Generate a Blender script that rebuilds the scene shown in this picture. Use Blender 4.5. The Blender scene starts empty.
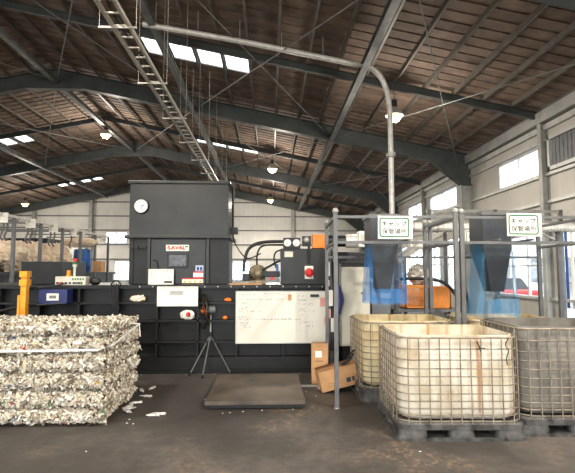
import bpy, bmesh, math, random
from mathutils import Vector, Matrix, noise
R = math.radians
random.seed(7)
SC = bpy.context.scene
COL = SC.collection
# ------------------------------------------------------------------ camera
CAMH = 1.6; F = 460.0; PITCH = R(4.41); YAW = R(2.18)
FW = Vector((math.sin(YAW)*math.cos(PITCH), math.cos(YAW)*math.cos(PITCH), math.sin(PITCH)))
RT = Vector((math.cos(YAW), -math.sin(YAW), 0)); UP = RT.cross(FW)
def P(x, y, Y):
    d = RT*(x-287.5) + UP*(236.5-y) + FW*F
    return d*(Y/d.y) + Vector((0, 0, CAMH))
cd = bpy.data.cameras.new('camera'); cam = bpy.data.objects.new('camera', cd); COL.objects.link(cam)
cam.location = (0, 0, CAMH); cam.rotation_euler = (math.pi/2+PITCH, 0, -YAW)
cd.sensor_fit = 'HORIZONTAL'; cd.sensor_width = 36; cd.lens = 36*F/575; cd.clip_end = 500
SC.camera = cam
# ------------------------------------------------------------------ materials
def nt(name):
    m = bpy.data.materials.new(name); m.use_nodes = True
    t = m.node_tree; b = t.nodes['Principled BSDF']
    return m, t, b
def lin(c):
    return tuple(((v/255)/12.92 if v/255 <= .04045 else ((v/255+.055)/1.055)**2.4) for v in c)
def coords(t, scale=(1, 1, 1), kind='Object'):
    tc = t.nodes.new('ShaderNodeTexCoord'); mp = t.nodes.new('ShaderNodeMapping')
    mp.inputs['Scale'].default_value = scale
    t.links.new(tc.outputs[kind], mp.inputs['Vector']); return mp.outputs['Vector']
def ramp(t, fac, stops, interp='LINEAR'):
    r = t.nodes.new('ShaderNodeValToRGB'); r.color_ramp.interpolation = interp
    e = r.color_ramp.elements
    while len(e) < len(stops): e.new(.5)
    for k, (p, c) in enumerate(stops):
        e[k].position = p; e[k].color = (*c, 1)
    t.links.new(fac, r.inputs['Fac']); return r.outputs['Color']
def noisef(t, vec, s, detail=4, rough=.55):
    n = t.nodes.new('ShaderNodeTexNoise'); n.inputs['Scale'].default_value = s
    n.inputs['Detail'].default_value = detail; n.inputs['Roughness'].default_value = rough
    t.links.new(vec, n.inputs['Vector']); return n.outputs['Fac']
def bump(t, b, h, strength=.3, dist=.01):
    n = t.nodes.new('ShaderNodeBump'); n.inputs['Strength'].default_value = strength
    n.inputs['Distance'].default_value = dist
    t.links.new(h, n.inputs['Height']); t.links.new(n.outputs['Normal'], b.inputs['Normal'])
def mat(name, rgb, rough=.6, metal=0, var=.12, scale=6, bmp=.1, stretch=(1, 1, 1), spec=.5, dark=None):
    m, t, b = nt(name); c = lin(rgb)
    v = coords(t, stretch); f = noisef(t, v, scale)
    lo = tuple(x*(1-var*1.8) for x in c) if dark is None else lin(dark)
    hi = tuple(min(1, x*(1+var)) for x in c)
    t.links.new(ramp(t, f, [(.3, lo), (.62, hi)]), b.inputs['Base Color'])
    b.inputs['Roughness'].default_value = rough; b.inputs['Metallic'].default_value = metal
    b.inputs['Specular IOR Level'].default_value = spec
    if bmp: bump(t, b, noisef(t, v, scale*6, 3), bmp, .004)
    return m
def glass_mat(name, tint=(.93, .97, 1), frost=.0):
    m = bpy.data.materials.new(name); m.use_nodes = True; t = m.node_tree; t.nodes.clear()
    o = t.nodes.new('ShaderNodeOutputMaterial'); tr = t.nodes.new('ShaderNodeBsdfTransparent')
    tr.inputs['Color'].default_value = (*tint, 1)
    g = t.nodes.new('ShaderNodeBsdfGlossy'); g.inputs['Roughness'].default_value = .05
    mx = t.nodes.new('ShaderNodeMixShader'); mx.inputs['Fac'].default_value = .06
    last = tr.outputs[0]
    if frost:
        tl = t.nodes.new('ShaderNodeBsdfTranslucent'); tl.inputs['Color'].default_value = (.95, .95, .92, 1)
        m2 = t.nodes.new('ShaderNodeMixShader'); m2.inputs['Fac'].default_value = frost
        t.links.new(last, m2.inputs[1]); t.links.new(tl.outputs[0], m2.inputs[2]); last = m2.outputs[0]
    t.links.new(last, mx.inputs[1]); t.links.new(g.outputs[0], mx.inputs[2]); t.links.new(mx.outputs[0], o.inputs[0])
    return m
def emit_mat(name, rgb, s):
    m, t, b = nt(name); b.inputs['Base Color'].default_value = (*rgb, 1)
    b.inputs['Emission Color'].default_value = (*rgb, 1); b.inputs['Emission Strength'].default_value = s
    return m
M = {}
M['floor'], t, b = nt('oil stained concrete'); v = coords(t)
big = noisef(t, v, .55, 5, .6); fine = noisef(t, v, 9, 6, .7)
mixn = t.nodes.new('ShaderNodeMath'); mixn.operation = 'MULTIPLY_ADD'; mixn.inputs[1].default_value = .35
t.links.new(fine, mixn.inputs[0]); t.links.new(big, mixn.inputs[2])
t.links.new(ramp(t, mixn.outputs[0], [(.42, lin((52, 48, 45))), (.66, lin((72, 67, 63))), (.92, lin((110, 103, 97)))]), b.inputs['Base Color'])
fc = t.nodes['Principled BSDF'].inputs['Base Color'].links[0].from_socket; st = t.nodes.new('ShaderNodeMix'); st.data_type = 'RGBA'
n1 = noisef(t, v, 1.1, 2, .5); n2 = noisef(t, v, 16, 5, .75); mu = t.nodes.new('ShaderNodeMath'); mu.operation = 'MULTIPLY'
t.links.new(ramp(t, n1, [(.56, (0, 0, 0)), (.66, (1, 1, 1))]), mu.inputs[0]); t.links.new(ramp(t, n2, [(.52, (0, 0, 0)), (.6, (.6, .6, .6))]), mu.inputs[1])
t.links.new(mu.outputs[0], st.inputs['Factor']); t.links.new(fc, st.inputs[6]); st.inputs[7].default_value = (*lin((150, 124, 96)), 1); t.links.new(st.outputs[2], b.inputs['Base Color'])
rr = t.nodes.new('ShaderNodeMapRange'); rr.inputs['To Min'].default_value = .38; rr.inputs['To Max'].default_value = .8
t.links.new(big, rr.inputs['Value']); t.links.new(rr.outputs[0], b.inputs['Roughness']); bump(t, b, fine, .5, .012)
M['ceiling'], t, b = nt('brown roof board'); v = coords(t)
cell = t.nodes.new('ShaderNodeTexWhiteNoise'); cell.noise_dimensions = '2D'
sn = t.nodes.new('ShaderNodeVectorMath'); sn.operation = 'SNAP'; sn.inputs[1].default_value = (.75, .3375, 10)
t.links.new(v, sn.inputs[0]); t.links.new(sn.outputs[0], cell.inputs['Vector'])
f2 = noisef(t, v, 3, 4)
ad = t.nodes.new('ShaderNodeMath'); ad.operation = 'MULTIPLY_ADD'; ad.inputs[1].default_value = .35
t.links.new(cell.outputs[0], ad.inputs[0]); t.links.new(f2, ad.inputs[2])
t.links.new(ramp(t, ad.outputs[0], [(.3, lin((84, 72, 63))), (.62, lin((118, 100, 87))), (.9, lin((140, 119, 103)))]), b.inputs['Base Color'])
b.inputs['Roughness'].default_value = .85
M['beam'] = mat('dark grey green painted steel', (64, 68, 68), .5, 0, .18, 2)
M['beamlight'] = mat('weathered grey steel', (112, 113, 110), .5, .1, .2, 3)
M['post'] = mat('pale grey painted column', (160, 160, 155), .5, 0, .12, 3)
M['purlin'] = mat('light channel purlin', (104, 98, 90), .55, .1, .15, 3)
def corrug(name, rgb, pitch_vec):
    m, t, b = nt(name); v = coords(t); c = lin(rgb)
    w = t.nodes.new('ShaderNodeTexWave'); w.wave_type = 'BANDS'; w.bands_direction = pitch_vec
    w.inputs['Scale'].default_value = .9; w.inputs['Distortion'].default_value = 0
    t.links.new(v, w.inputs['Vector'])
    t.links.new(ramp(t, noisef(t, v, .8), [(.35, tuple(x*.86 for x in c)), (.65, c)]), b.inputs['Base Color'])
    b.inputs['Roughness'].default_value = .6; bump(t, b, w.outputs['Fac'], .3, .02); return m
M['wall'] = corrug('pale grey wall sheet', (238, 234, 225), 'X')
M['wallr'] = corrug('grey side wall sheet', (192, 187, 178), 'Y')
M['frame'] = mat('aluminium window frame', (190, 190, 186), .4, .3, .08, 4, .02)
M['glass'] = glass_mat('clear window glass')
M['sky'] = glass_mat('translucent skylight sheet', (.95, .95, .93), .35)
M['press'] = mat('charcoal painted steel', (25, 26, 26), .42, .0, .3, 3, .12, spec=.35)
M['hopper'] = mat('charcoal satin hopper paint', (35, 36, 34), .32, .0, .25, 2.5, .25, spec=.4)
M['black'] = mat('black paint', (24, 25, 27), .45, 0, .2, 5)
M['rubber'] = mat('black rubber', (20, 20, 22), .5, 0, .2, 8)
M['steel'] = mat('galvanised steel', (170, 168, 162), .42, .35, .15, 5)
M['rack'] = mat('grey painted rack tube', (98, 99, 100), .42, .15, .12, 5)
M['galv'] = mat('bright galvanised tray', (206, 200, 186), .5, .1, .1, 5)
M['duct'] = mat('spiral silver duct', (212, 210, 204), .38, .2, .12, 8)
M['white'] = mat('white enamel', (238, 236, 230), .35, 0, .03, 3, .02)
M['cream'] = mat('cream painted sheet', (206, 202, 186), .5, 0, .08, 3)
M['paper'] = mat('off white paper', (236, 232, 222), .8, 0, .05, 3, .02)
M['ink'] = mat('dark marker ink', (60, 62, 70), .7, 0, .1, 3, 0)
M['black_ink'] = mat('black sign ink', (22, 22, 20), .6, 0, .05, 3, 0)
M['green'] = mat('sign green', (30, 104, 50), .5, 0, .08, 3, 0)
M['red'] = mat('red plastic', (200, 36, 34), .4, 0, .1, 3, .02)
M['orange'] = mat('orange plastic', (232, 128, 36), .45, 0, .12, 5, .05)
M['yellow'] = mat('yellow orange paint', (236, 158, 30), .45, 0, .15, 6, .05)
M['blue'] = mat('blue paint', (44, 80, 150), .45, 0, .12, 5, .05)
M['navy'] = mat('navy blue paint', (34, 44, 98), .45, 0, .12, 5, .05)
M['chute'] = mat('blue grey chute steel', (54, 60, 68), .5, 0, .15, 4)
M['card'] = mat('brown cardboard', (190, 146, 102), .85, 0, .1, 5, .1)
M['tape'] = mat('brown packing tape', (160, 112, 66), .3, 0, .05, 5, 0)
M['sack'] = mat('tan woven sack', (250, 224, 198), .7, 0, .12, 3, .05)
M['rust'] = mat('worn machine casting', (140, 128, 106), .5, .5, .35, 14, .2)
M['plate'] = mat('worn steel platform', (96, 86, 76), .5, .1, .25, 1.6, .3, dark=(56, 50, 45))
M['pallet'] = mat('grey plastic pallet', (74, 73, 72), .5, 0, .5, 9, .3)
M['pink'] = mat('pink note', (220, 160, 148), .7, 0, .05, 5, 0)
M['gold'] = mat('warning yellow', (240, 190, 40), .5, 0, .05, 5, 0)
M['asphalt'] = mat('outdoor asphalt', (150, 150, 150), .9, 0, .1, 3)
M['outwall'] = mat('white outdoor render', (225, 228, 230), .8, 0, .05, 2)
M['greysheet'] = mat('grey sheet', (120, 122, 124), .6, 0, .15, 3)
M['leaf'] = mat('green foliage', (90, 120, 60), .8, 0, .3, 8)
def tank_mat(name, base, dirty, streak, streaks=True):
    m, t, b = nt(name); v = coords(t); vs = coords(t, (11, 11, .45))
    base_c = ramp(t, noisef(t, v, 2.6, 5, .6), [(.36, lin(dirty)), (.58, lin(base))])
    mx = t.nodes.new('ShaderNodeMix'); mx.data_type = 'RGBA'
    st = ramp(t, noisef(t, vs, 1.0, 2, .5), [(.6, (0, 0, 0)), (.68, (1, 1, 1))])
    mu = t.nodes.new('ShaderNodeMath'); mu.operation = 'MULTIPLY'; mu.inputs[1].default_value = .7 if streaks else 0
    t.links.new(st, mu.inputs[0]); t.links.new(mu.outputs[0], mx.inputs['Factor'])
    t.links.new(base_c, mx.inputs[6]); mx.inputs[7].default_value = (*lin(streak), 1)
    t.links.new(mx.outputs[2], b.inputs['Base Color']); b.inputs['Roughness'].default_value = .45
    b.inputs['Subsurface Weight'].default_value = .0
    bump(t, b, noisef(t, v, 5, 3), .3, .02)
    tl = t.nodes.new('ShaderNodeBsdfTranslucent'); t.links.new(mx.outputs[2], tl.inputs['Color'])
    ms = t.nodes.new('ShaderNodeMixShader'); ms.inputs['Fac'].default_value = .2
    o = t.nodes['Material Output']
    t.links.new(b.outputs[0], ms.inputs[1]); t.links.new(tl.outputs[0], ms.inputs[2]); t.links.new(ms.outputs[0], o.inputs[0])
    return m
M['cage'] = mat('dull galvanised cage tube', (140, 130, 116), .5, .2, .25, 9)
M['crate'] = mat('bright orange crate plastic', (244, 158, 74), .45, 0, .08, 5, .02)
M['tank'] = tank_mat('stained cream tank plastic', (246, 240, 226), (208, 192, 160), (198, 132, 50))
M['tanky'] = tank_mat('yellowed tank plastic', (244, 230, 190), (220, 198, 148), (190, 130, 50))
M['tankg'] = tank_mat('grey tank plastic', (150, 146, 138), (112, 108, 101), (110, 100, 86), False)
def net_mat(name, rgb, a):
    m = bpy.data.materials.new(name); m.use_nodes = True; t = m.node_tree; b = t.nodes['Principled BSDF']
    v = coords(t)
    w1 = t.nodes.new('ShaderNodeTexWave'); w1.bands_direction = 'Z'; w1.inputs['Scale'].default_value = 30
    w2 = t.nodes.new('ShaderNodeTexWave'); w2.bands_direction = 'DIAGONAL'; w2.inputs['Scale'].default_value = 22
    for w in (w1, w2): t.links.new(v, w.inputs['Vector'])
    mx = t.nodes.new('ShaderNodeMath'); mx.operation = 'MAXIMUM'
    t.links.new(w1.outputs['Fac'], mx.inputs[0]); t.links.new(w2.outputs['Fac'], mx.inputs[1])
    r = t.nodes.new('ShaderNodeMapRange'); r.inputs['From Min'].default_value = .6; r.inputs['From Max'].default_value = .95
    r.inputs['To Min'].default_value = a*.5; r.inputs['To Max'].default_value = min(1, a*1.6)
    t.links.new(mx.outputs[0], r.inputs['Value']); t.links.new(r.outputs[0], b.inputs['Alpha'])
    b.inputs['Base Color'].default_value = (*lin(rgb), 1); b.inputs['Roughness'].default_value = .6
    return m
M['net'] = net_mat('blue fine mesh netting', (60, 140, 214), .34)
M['nett'] = net_mat('teal fine mesh netting', (76, 156, 204), .3)
# flakes: one colour per loose island of the mesh
M['flake'], t, b = nt('crushed bottle plastic')
g = t.nodes.new('ShaderNodeNewGeometry')
W = [(0, (214, 206, 190)), (.2, (166, 155, 138)), (.34, (234, 226, 212)), (.46, (196, 184, 160)), (.56, (116, 104, 88)), (.64, (216, 208, 190)), (.8, (184, 176, 156)),
     (.9, (240, 236, 226)), (.95, (90, 78, 66)), (.98, (86, 110, 160)), (.985, (180, 60, 54)), (.99, (70, 120, 84)), (.996, (214, 174, 70))]
t.links.new(ramp(t, g.outputs['Random Per Island'], [(p, lin(c)) for p, c in W], 'CONSTANT'), b.inputs['Base Color'])
b.inputs['Roughness'].default_value = .3; b.inputs['Specular IOR Level'].default_value = .6
# ------------------------------------------------------------------ object helpers
OR = {}
def tag(o, label=None, cat=None, group=None, kind=None):
    if label: o['label'] = label
    if cat: o['category'] = cat
    if group: o['group'] = group
    if kind: o['kind'] = kind
    return o
def thing(name, label, cat, loc=(0, 0, 0), group=None, kind=None):
    o = bpy.data.objects.new(name, None); COL.objects.link(o); o.location = loc; o.empty_display_size = .1
    OR[o] = Vector(loc); return tag(o, label, cat, group, kind)
def obj(name, bm, m, parent=None, label=None, smooth=False, recenter=True):
    me = bpy.data.meshes.new(name)
    bmesh.ops.recalc_face_normals(bm, faces=bm.faces[:])
    if smooth:
        for f in bm.faces: f.smooth = True
    c = Vector((0, 0, 0))
    if recenter and bm.verts:
        lo = Vector([min(v.co[i] for v in bm.verts) for i in range(3)]); hi = Vector([max(v.co[i] for v in bm.verts) for i in range(3)])
        c = (lo+hi)/2
        bmesh.ops.translate(bm, verts=bm.verts[:], vec=-c)
    bm.to_mesh(me); bm.free(); me.materials.append(m)
    if smooth:
        try: me.set_sharp_from_angle(angle=R(40))
        except Exception: pass
    o = bpy.data.objects.new(name, me); COL.objects.link(o); OR[o] = c
    if parent is not None:
        o.parent = parent; o.location = c-OR[parent]
    else: o.location = c
    if label: o['label'] = label
    return o
def struct(name, bm, m, parent=None):
    o = obj(name, bm, m, parent); o['kind'] = 'structure'; return o
def dup(root, loc=None, rz=None, label=None, name=None):
    r = root.copy(); COL.objects.link(r)
    if loc is not None: r.location = loc
    if rz is not None: r.rotation_euler = (0, 0, rz)
    if label: r['label'] = label
    for ch in list(root.children):
        c = ch.copy(); COL.objects.link(c); c.parent = r
        for gch in list(ch.children):
            d = gch.copy(); COL.objects.link(d); d.parent = c
    return r
def B(): return bmesh.new()
def box(bm, x0, y0, z0, x1, y1, z1):
    v = [bm.verts.new((x, y, z)) for x in (x0, x1) for y in (y0, y1) for z in (z0, z1)]
    for f in ((0, 1, 3, 2), (4, 6, 7, 5), (0, 4, 5, 1), (2, 3, 7, 6), (0, 2, 6, 4), (1, 5, 7, 3)):
        bm.faces.new([v[i] for i in f])
    return bm
def bbox(bm, x0, y0, z0, x1, y1, z1, bev=.01, seg=2):
    b2 = B(); box(b2, x0, y0, z0, x1, y1, z1)
    bmesh.ops.bevel(b2, geom=b2.edges[:], offset=bev, segments=seg, affect='EDGES', profile=.7)
    return merge(bm, b2)
def merge(bm, b2, mtx=None):
    if mtx is not None: bmesh.ops.transform(b2, matrix=mtx, verts=b2.verts[:])
    mp = {v: bm.verts.new(v.co) for v in b2.verts}
    for f in b2.faces:
        try: bm.faces.new([mp[v] for v in f.verts])
        except ValueError: pass
    b2.free(); return bm
def obox(bm, p0, p1, w, h, up=(0, 0, 1)):
    p0 = Vector(p0); p1 = Vector(p1); d = (p1-p0).normalized(); u = Vector(up)
    s = d.cross(u); s = s.normalized() if s.length > 1e-5 else Vector((1, 0, 0)); u = s.cross(d).normalized()
    v = [bm.verts.new(p+s*(a*w/2)+u*(c*h/2)) for p in (p0, p1) for a in (-1, 1) for c in (-1, 1)]
    for f in ((0, 1, 3, 2), (4, 6, 7, 5), (0, 4, 5, 1), (2, 3, 7, 6), (0, 2, 6, 4), (1, 5, 7, 3)):
        bm.faces.new([v[i] for i in f])
    return bm
def hbeam(bm, p0, p1, w, h, t=.02, up=(0, 0, 1)):
    p0 = Vector(p0); p1 = Vector(p1); d = (p1-p0).normalized(); u = Vector(up); s = d.cross(u).normalized(); u = s.cross(d).normalized()
    o = u*(h/2-t/2)
    obox(bm, p0+o, p1+o, w, t, up); obox(bm, p0-o, p1-o, w, t, up); obox(bm, p0, p1, t*.8, h-2*t, up); return bm
def tube(bm, pts, r, n=8, closed=False, cap=True):
    pts = [Vector(p) for p in pts]; L = len(pts); loops = []; prev = None
    for i, p in enumerate(pts):
        a = pts[(i-1) % L] if (closed or i > 0) else p; c = pts[(i+1) % L] if (closed or i < L-1) else p
        d = (c-a).normalized()
        if prev is None:
            u = Vector((0, 0, 1)) if abs(d.z) < .9 else Vector((1, 0, 0))
        else: u = prev
        s = d.cross(u).normalized(); u = s.cross(d).normalized(); prev = u
        rr = r[i] if isinstance(r, (list, tuple)) else r
        loops.append([bm.verts.new(p+(s*math.cos(2*math.pi*k/n)+u*math.sin(2*math.pi*k/n))*rr) for k in range(n)])
    for i in range(L if closed else L-1):
        a, c = loops[i], loops[(i+1) % L]
        for k in range(n): bm.faces.new((a[k], a[(k+1) % n], c[(k+1) % n], c[k]))
    if cap and not closed:
        bm.faces.new(loops[0]); bm.faces.new(loops[-1])
    return bm
def loft(bm, loops, cap0=True, cap1=True, ring=False):
    V = [[bm.verts.new(p) for p in l] for l in loops]; n = len(V[0])
    for a, c in zip(V, V[1:]+([V[0]] if ring else [])):
        for k in range(n): bm.faces.new((a[k], a[(k+1) % n], c[(k+1) % n], c[k]))
    if not ring:
        if cap0: bm.faces.new(V[0])
        if cap1: bm.faces.new(V[-1])
    return bm
def prism(bm, pts, axis, a, c):
    """polygon in the plane across axis ('Y' or 'X'), extruded from a to c"""
    f = (lambda p, q: (p[0], q, p[1])) if axis == 'Y' else (lambda p, q: (q, p[0], p[1]))
    return loft(bm, [[f(p, a) for p in pts], [f(p, c) for p in pts]])
def lathe(bm, prof, n=20, mtx=None):
    b2 = B(); loft(b2, [[(r*math.cos(2*math.pi*k/n), r*math.sin(2*math.pi*k/n), z) for k in range(n)] for r, z in prof])
    return merge(bm, b2, mtx)
def face_y(loc): return Matrix.Translation(loc) @ Matrix.Rotation(R(90), 4, 'X')     # local +z looks to -Y
def smooth_pts(pts, n=6):
    pts = [Vector(p) for p in pts]; out = []
    q = [pts[0]]+pts+[pts[-1]]
    for i in range(1, len(q)-2):
        for k in range(n):
            t = k/n; a, b_, c, d = q[i-1], q[i], q[i+1], q[i+2]
            out.append(.5*((2*b_)+(-a+c)*t+(2*a-5*b_+4*c-d)*t*t+(-a+3*b_-3*c+d)*t**3))
    out.append(pts[-1]); return out
def RB(bm, x0, y0, x1, y1, Y, d, bev=0):
    xm, ym = (x0+x1)/2, (y0+y1)/2
    a = P(x0, ym, Y).x, P(x1, ym, Y).x, P(xm, y1, Y).z, P(xm, y0, Y).z
    if bev: return bbox(bm, a[0], Y, a[2], a[1], Y+d, a[3], bev)
    return box(bm, a[0], Y, a[2], a[1], Y+d, a[3])
def rrect(hw, hd, r, n=5, z=0, cx=0, cy=0):
    out = []
    for sx, sy, a0 in ((1, 1, 0), (-1, 1, 90), (-1, -1, 180), (1, -1, 270)):
        for k in range(n+1):
            a = R(a0+90*k/n); out.append((cx+sx*(hw-r)+r*math.cos(a), cy+sy*(hd-r)+r*math.sin(a), z))
    return out
def crumple(bm, amp, freq, seed=0, squash=None):
    off = Vector((seed*7.3, seed*3.1, seed*5.7))
    bm.normal_update()
    for v in bm.verts:
        p = v.co*freq+off
        d = (abs(noise.noise(p))*-1.6+.4)+.5*(abs(noise.noise(p*2.3))*-1.4+.3)+.25*noise.noise(p*5)
        v.co += v.normal*d*amp
def text_bm(s, size, loc, bold=0, align='CENTER', extrude=.001, rot=(R(90), 0, 0), space=1.0):
    c = bpy.data.curves.new('lettering', 'FONT'); c.body = s; c.size = size; c.align_x = align; c.align_y = 'CENTER'
    c.extrude = extrude; c.offset = bold; c.space_line = space
    o = bpy.data.objects.new('lettering', c); COL.objects.link(o)
    dg = bpy.context.evaluated_depsgraph_get(); dg.update()
    me = bpy.data.meshes.new_from_object(o.evaluated_get(dg))
    bm = B(); bm.from_mesh(me); bpy.data.meshes.remove(me); bpy.data.objects.remove(o); bpy.data.curves.remove(c)
    from mathutils import Euler
    bmesh.ops.transform(bm, matrix=Matrix.Translation(loc) @ Euler(rot).to_matrix().to_4x4(), verts=bm.verts[:])
    return bm
def scribble(bm, x0, x1, z, Y, h=.018, rnd=None):
    """a line of illegible handwriting on a plane facing the room"""
    r_ = rnd or random; x = x0
    while x < x1:
        w = r_.uniform(.01, .03)
        for _ in range(r_.randint(2, 3)):
            a = Vector((x+r_.uniform(0, w), Y, z+r_.uniform(-h, h))); c = Vector((x+r_.uniform(0, w), Y, z+r_.uniform(-h, h)))
            if (a-c).length > .004: obox(bm, a, c, .0035, .002, (0, 1, 0))
        x += w+r_.choice((.006, .006, .03))
    return bm
# ------------------------------------------------------------------ building shell
XW = 7.0; XL = -21.6; XR = -7.3; EAVE = 4.17+CAMH; SL = .2; YF = -7.0; YB = 34.5
def roof(x): return EAVE+SL*(XW-x) if x >= XR else EAVE+SL*(XW-XR)-SL*(XR-x)
bm = B(); box(bm, XL-.3, YF-.3, -.2, XW+.3, YB+.3, 0); struct('floor', bm, M['floor'])
# ceiling: overlapping boards, 0.45 m rows, with openings for the skylights
PS = .75
xs = [XR+PS*k for k in range(-19, 20)]; xs = [XL-.2]+[x for x in xs if XL < x < XW]+[XW+.25]
RW = .3375
rows = [-7.35+RW*k for k in range(int((YB+7.6)/RW)+1)]
SKYX = [(XR+PS*5.25, XR+PS*9.2), (XR-PS*9.2, XR-PS*5.25)]
SKYX = [(XR+PS*5, XR+PS*9), (XR-PS*9, XR-PS*5)]
SKYY = [3.0, 12.0, 21.0, 30.0]
def in_sky(xm, ym):
    return any(a < xm < c for a, c in SKYX) and any(s < ym < s+1.0 for s in SKYY)
bm = B()
for i in range(len(xs)-1):
    for j in range(len(rows)-1):
        x0, x1, y0, y1 = xs[i], xs[i+1], rows[j], rows[j+1]
        if in_sky((x0+x1)/2, (y0+y1)/2): continue
        st = .024
        q = [(x, y, roof(x)+dz) for (x, y, dz) in ((x0, y0, 0), (x1, y0, 0), (x1, y1, st), (x0, y1, st))]
        v = [bm.verts.new(p) for p in q]; bm.faces.new(v)
        v2 = [bm.verts.new(p) for p in (q[3], q[2], (x1, y1, roof(x1)), (x0, y1, roof(x0)))]; bm.faces.new(v2)
        t4 = [bm.verts.new((p[0], p[1], p[2]+.08)) for p in q]; bm.faces.new(t4)
ceil = struct('ceiling', bm, M['ceiling'])
for k in range(-19, 20):
    x = XR+PS*k
    if not XL < x < XW: continue
    bm = B(); z = roof(x)-.06
    box(bm, x-.032, YF, z-.05, x-.026, YB, z+.055); box(bm, x-.032, YF, z-.056, x+.032, YB, z-.05); box(bm, x+.026, YF, z-.056, x+.032, YB, z-.036)
    obj('purlin', bm, M['purlin'], ceil)
n = 0
for a, c in SKYX:
    for s in SKYY:
        n += 1
        js = [j for j in range(len(rows)-1) if s < (rows[j]+rows[j+1])/2 < s+1.0]; y0, y1 = rows[js[0]], rows[js[-1]+1]
        root = None
        for q in range(4):
            x0, x1 = a+PS*q, a+PS*(q+1)
            bm = B(); prism(bm, [(x0+.06, roof(x0+.06)+.03), (x1-.06, roof(x1-.06)+.03), (x1-.06, roof(x1-.06)+.04), (x0+.06, roof(x0+.06)+.04)], 'Y', y0, y1)
            if root is None:
                b2 = B()
                for yy in (y0, y1): obox(b2, (a, yy, roof(a)+.03), (c, yy, roof(c)+.03), .04, .06)
                for x in (a, c): box(b2, x-.02, y0, roof(x), x+.02, y1, roof(x)+.06)
                for q2 in range(5): box(b2, a+PS*q2-.06, y0, roof(a+PS*q2)-.0, a+PS*q2+.06, y1, roof(a+PS*q2)+.05)
                root = struct('window_%d' % n, b2, M['beamlight'])
            obj('skylight_pane', bm, M['sky'], root)
WN = n
# portal frames
def rafter_poly(side):
    s = 1 if side > 0 else -1
    e = XW-.02 if s > 0 else XL+.02
    X = lambda d: XR+s*d            # distance from the ridge
    half = 14.28
    tp = lambda d: roof(X(d))-.115
    pts = [(X(0), tp(0)), (X(half), tp(half)), (X(half), tp(half)-1.2)]
    pts = [(X(0), tp(0)), (X(half), tp(half)), (X(half), 4.6), (X(13.9), 4.6), (X(12.85), tp(12.85)-.5), (X(1.0), tp(1.0)-.5), (X(0), tp(1.0)-.5)]
    return pts
def portal(Y, label):
    t = thing('portal_frame', label, 'roof frame', (XR, Y, 0), 'main steel portal frames')
    for s in (1, -1):
        pts = rafter_poly(s); bm = B(); prism(bm, pts, 'Y', Y-.008, Y+.008)
        for i, j in ((0, 1), (2, 3), (3, 4), (4, 5), (5, 6)):
            a, c = pts[i], pts[j]; obox(bm, (a[0], Y, a[1]), (c[0], Y, c[1]), .22, .022)
        obj('rafter', bm, M['beam'], t)
        x = XR+s*14.08; bm = B(); hbeam(bm, (x, Y, 0), (x, Y, 4.6), .22, .4, .02, (s, 0, 0)); obj('column', bm, M['post'], t)
FY = [-2.0, 6.5, 15.55, 24.6, 33.7]
FL = ['steel portal frame nearest the camera', 'steel portal frame above the baling press front', 'deep grey steel portal frame crossing the middle of the roof',
      'grey steel portal frame next beyond the middle one', 'steel portal frame against the end wall']
for y, l in zip(FY[1:], FL[1:]): portal(y, l)
# light intermediate rafters
for y, l in ((2.2, 'thin steel roof beam overhead before the first skylights'), (11.3, 'thin steel roof beam that the silver overhead pipe follows'), (20.3, 'thin steel roof beam between the middle and rear portal frames'), (29.3, 'thin steel roof beam nearest the end wall')):
    bm = B()
    for s, e in ((1, XW-.1), (-1, XL+.1)):
        hbeam(bm, (XR, y, roof(XR)-.21), (e, y, roof(e)-.21), .1, .19, .015)
    o = obj('roof_beam', bm, M['beam']); tag(o, l, 'beam', 'thin intermediate roof beams')
for x, l in ((2.1, 'long steel beam running away overhead right of the cable ladder'), (-2.64, 'long steel beam running away overhead just right of the cable ladder top'),
             (XR, 'long steel beam running under the roof ridge'), (-12.0, 'long steel beam running away under the left roof slope')):
    z = roof(x)-.56
    bm = B(); hbeam(bm, (x, YF, z), (x, YB-.3, z), .16, .16, .014)
    tag(obj('longitudinal_beam', bm, M['beamlight']), l, 'beam', 'long beams between the portal frames')
# bracing rods
def brace(p0, p1, label):
    bm = B(); p0 = Vector(p0); p1 = Vector(p1); tube(bm, [p0, p1], .014, 6); m_ = (p0+p1)/2; d = (p1-p0).normalized()
    tube(bm, [m_-d*.12, m_+d*.12], .022, 6)
    tag(obj('brace_rod', bm, M['beamlight']), label, 'brace rod', 'diagonal roof bracing rods')
bays = [(-12.0, XR, 'left of the ridge'), (XR, -2.64, 'between the ridge and the cable ladder'), (-2.64, 2.1, 'over the middle of the hall'), (2.1, XW-.5, 'over the right roof slope')]
for (ya, yb, yl) in ((6.5, 15.55, 'nearer bay'), (15.55, 24.6, 'rear bay')):
    for a, c, l in bays:
        za, zc = roof(a)-.5, roof(c)-.5
        brace((a, ya, za), (c, yb, zc-.02), 'bracing rod %s, %s, near end on the left' % (l, yl))
        brace((c, ya, zc-.04), (a, yb, za-.06), 'bracing rod %s, %s, near end on the right' % (l, yl))
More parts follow.
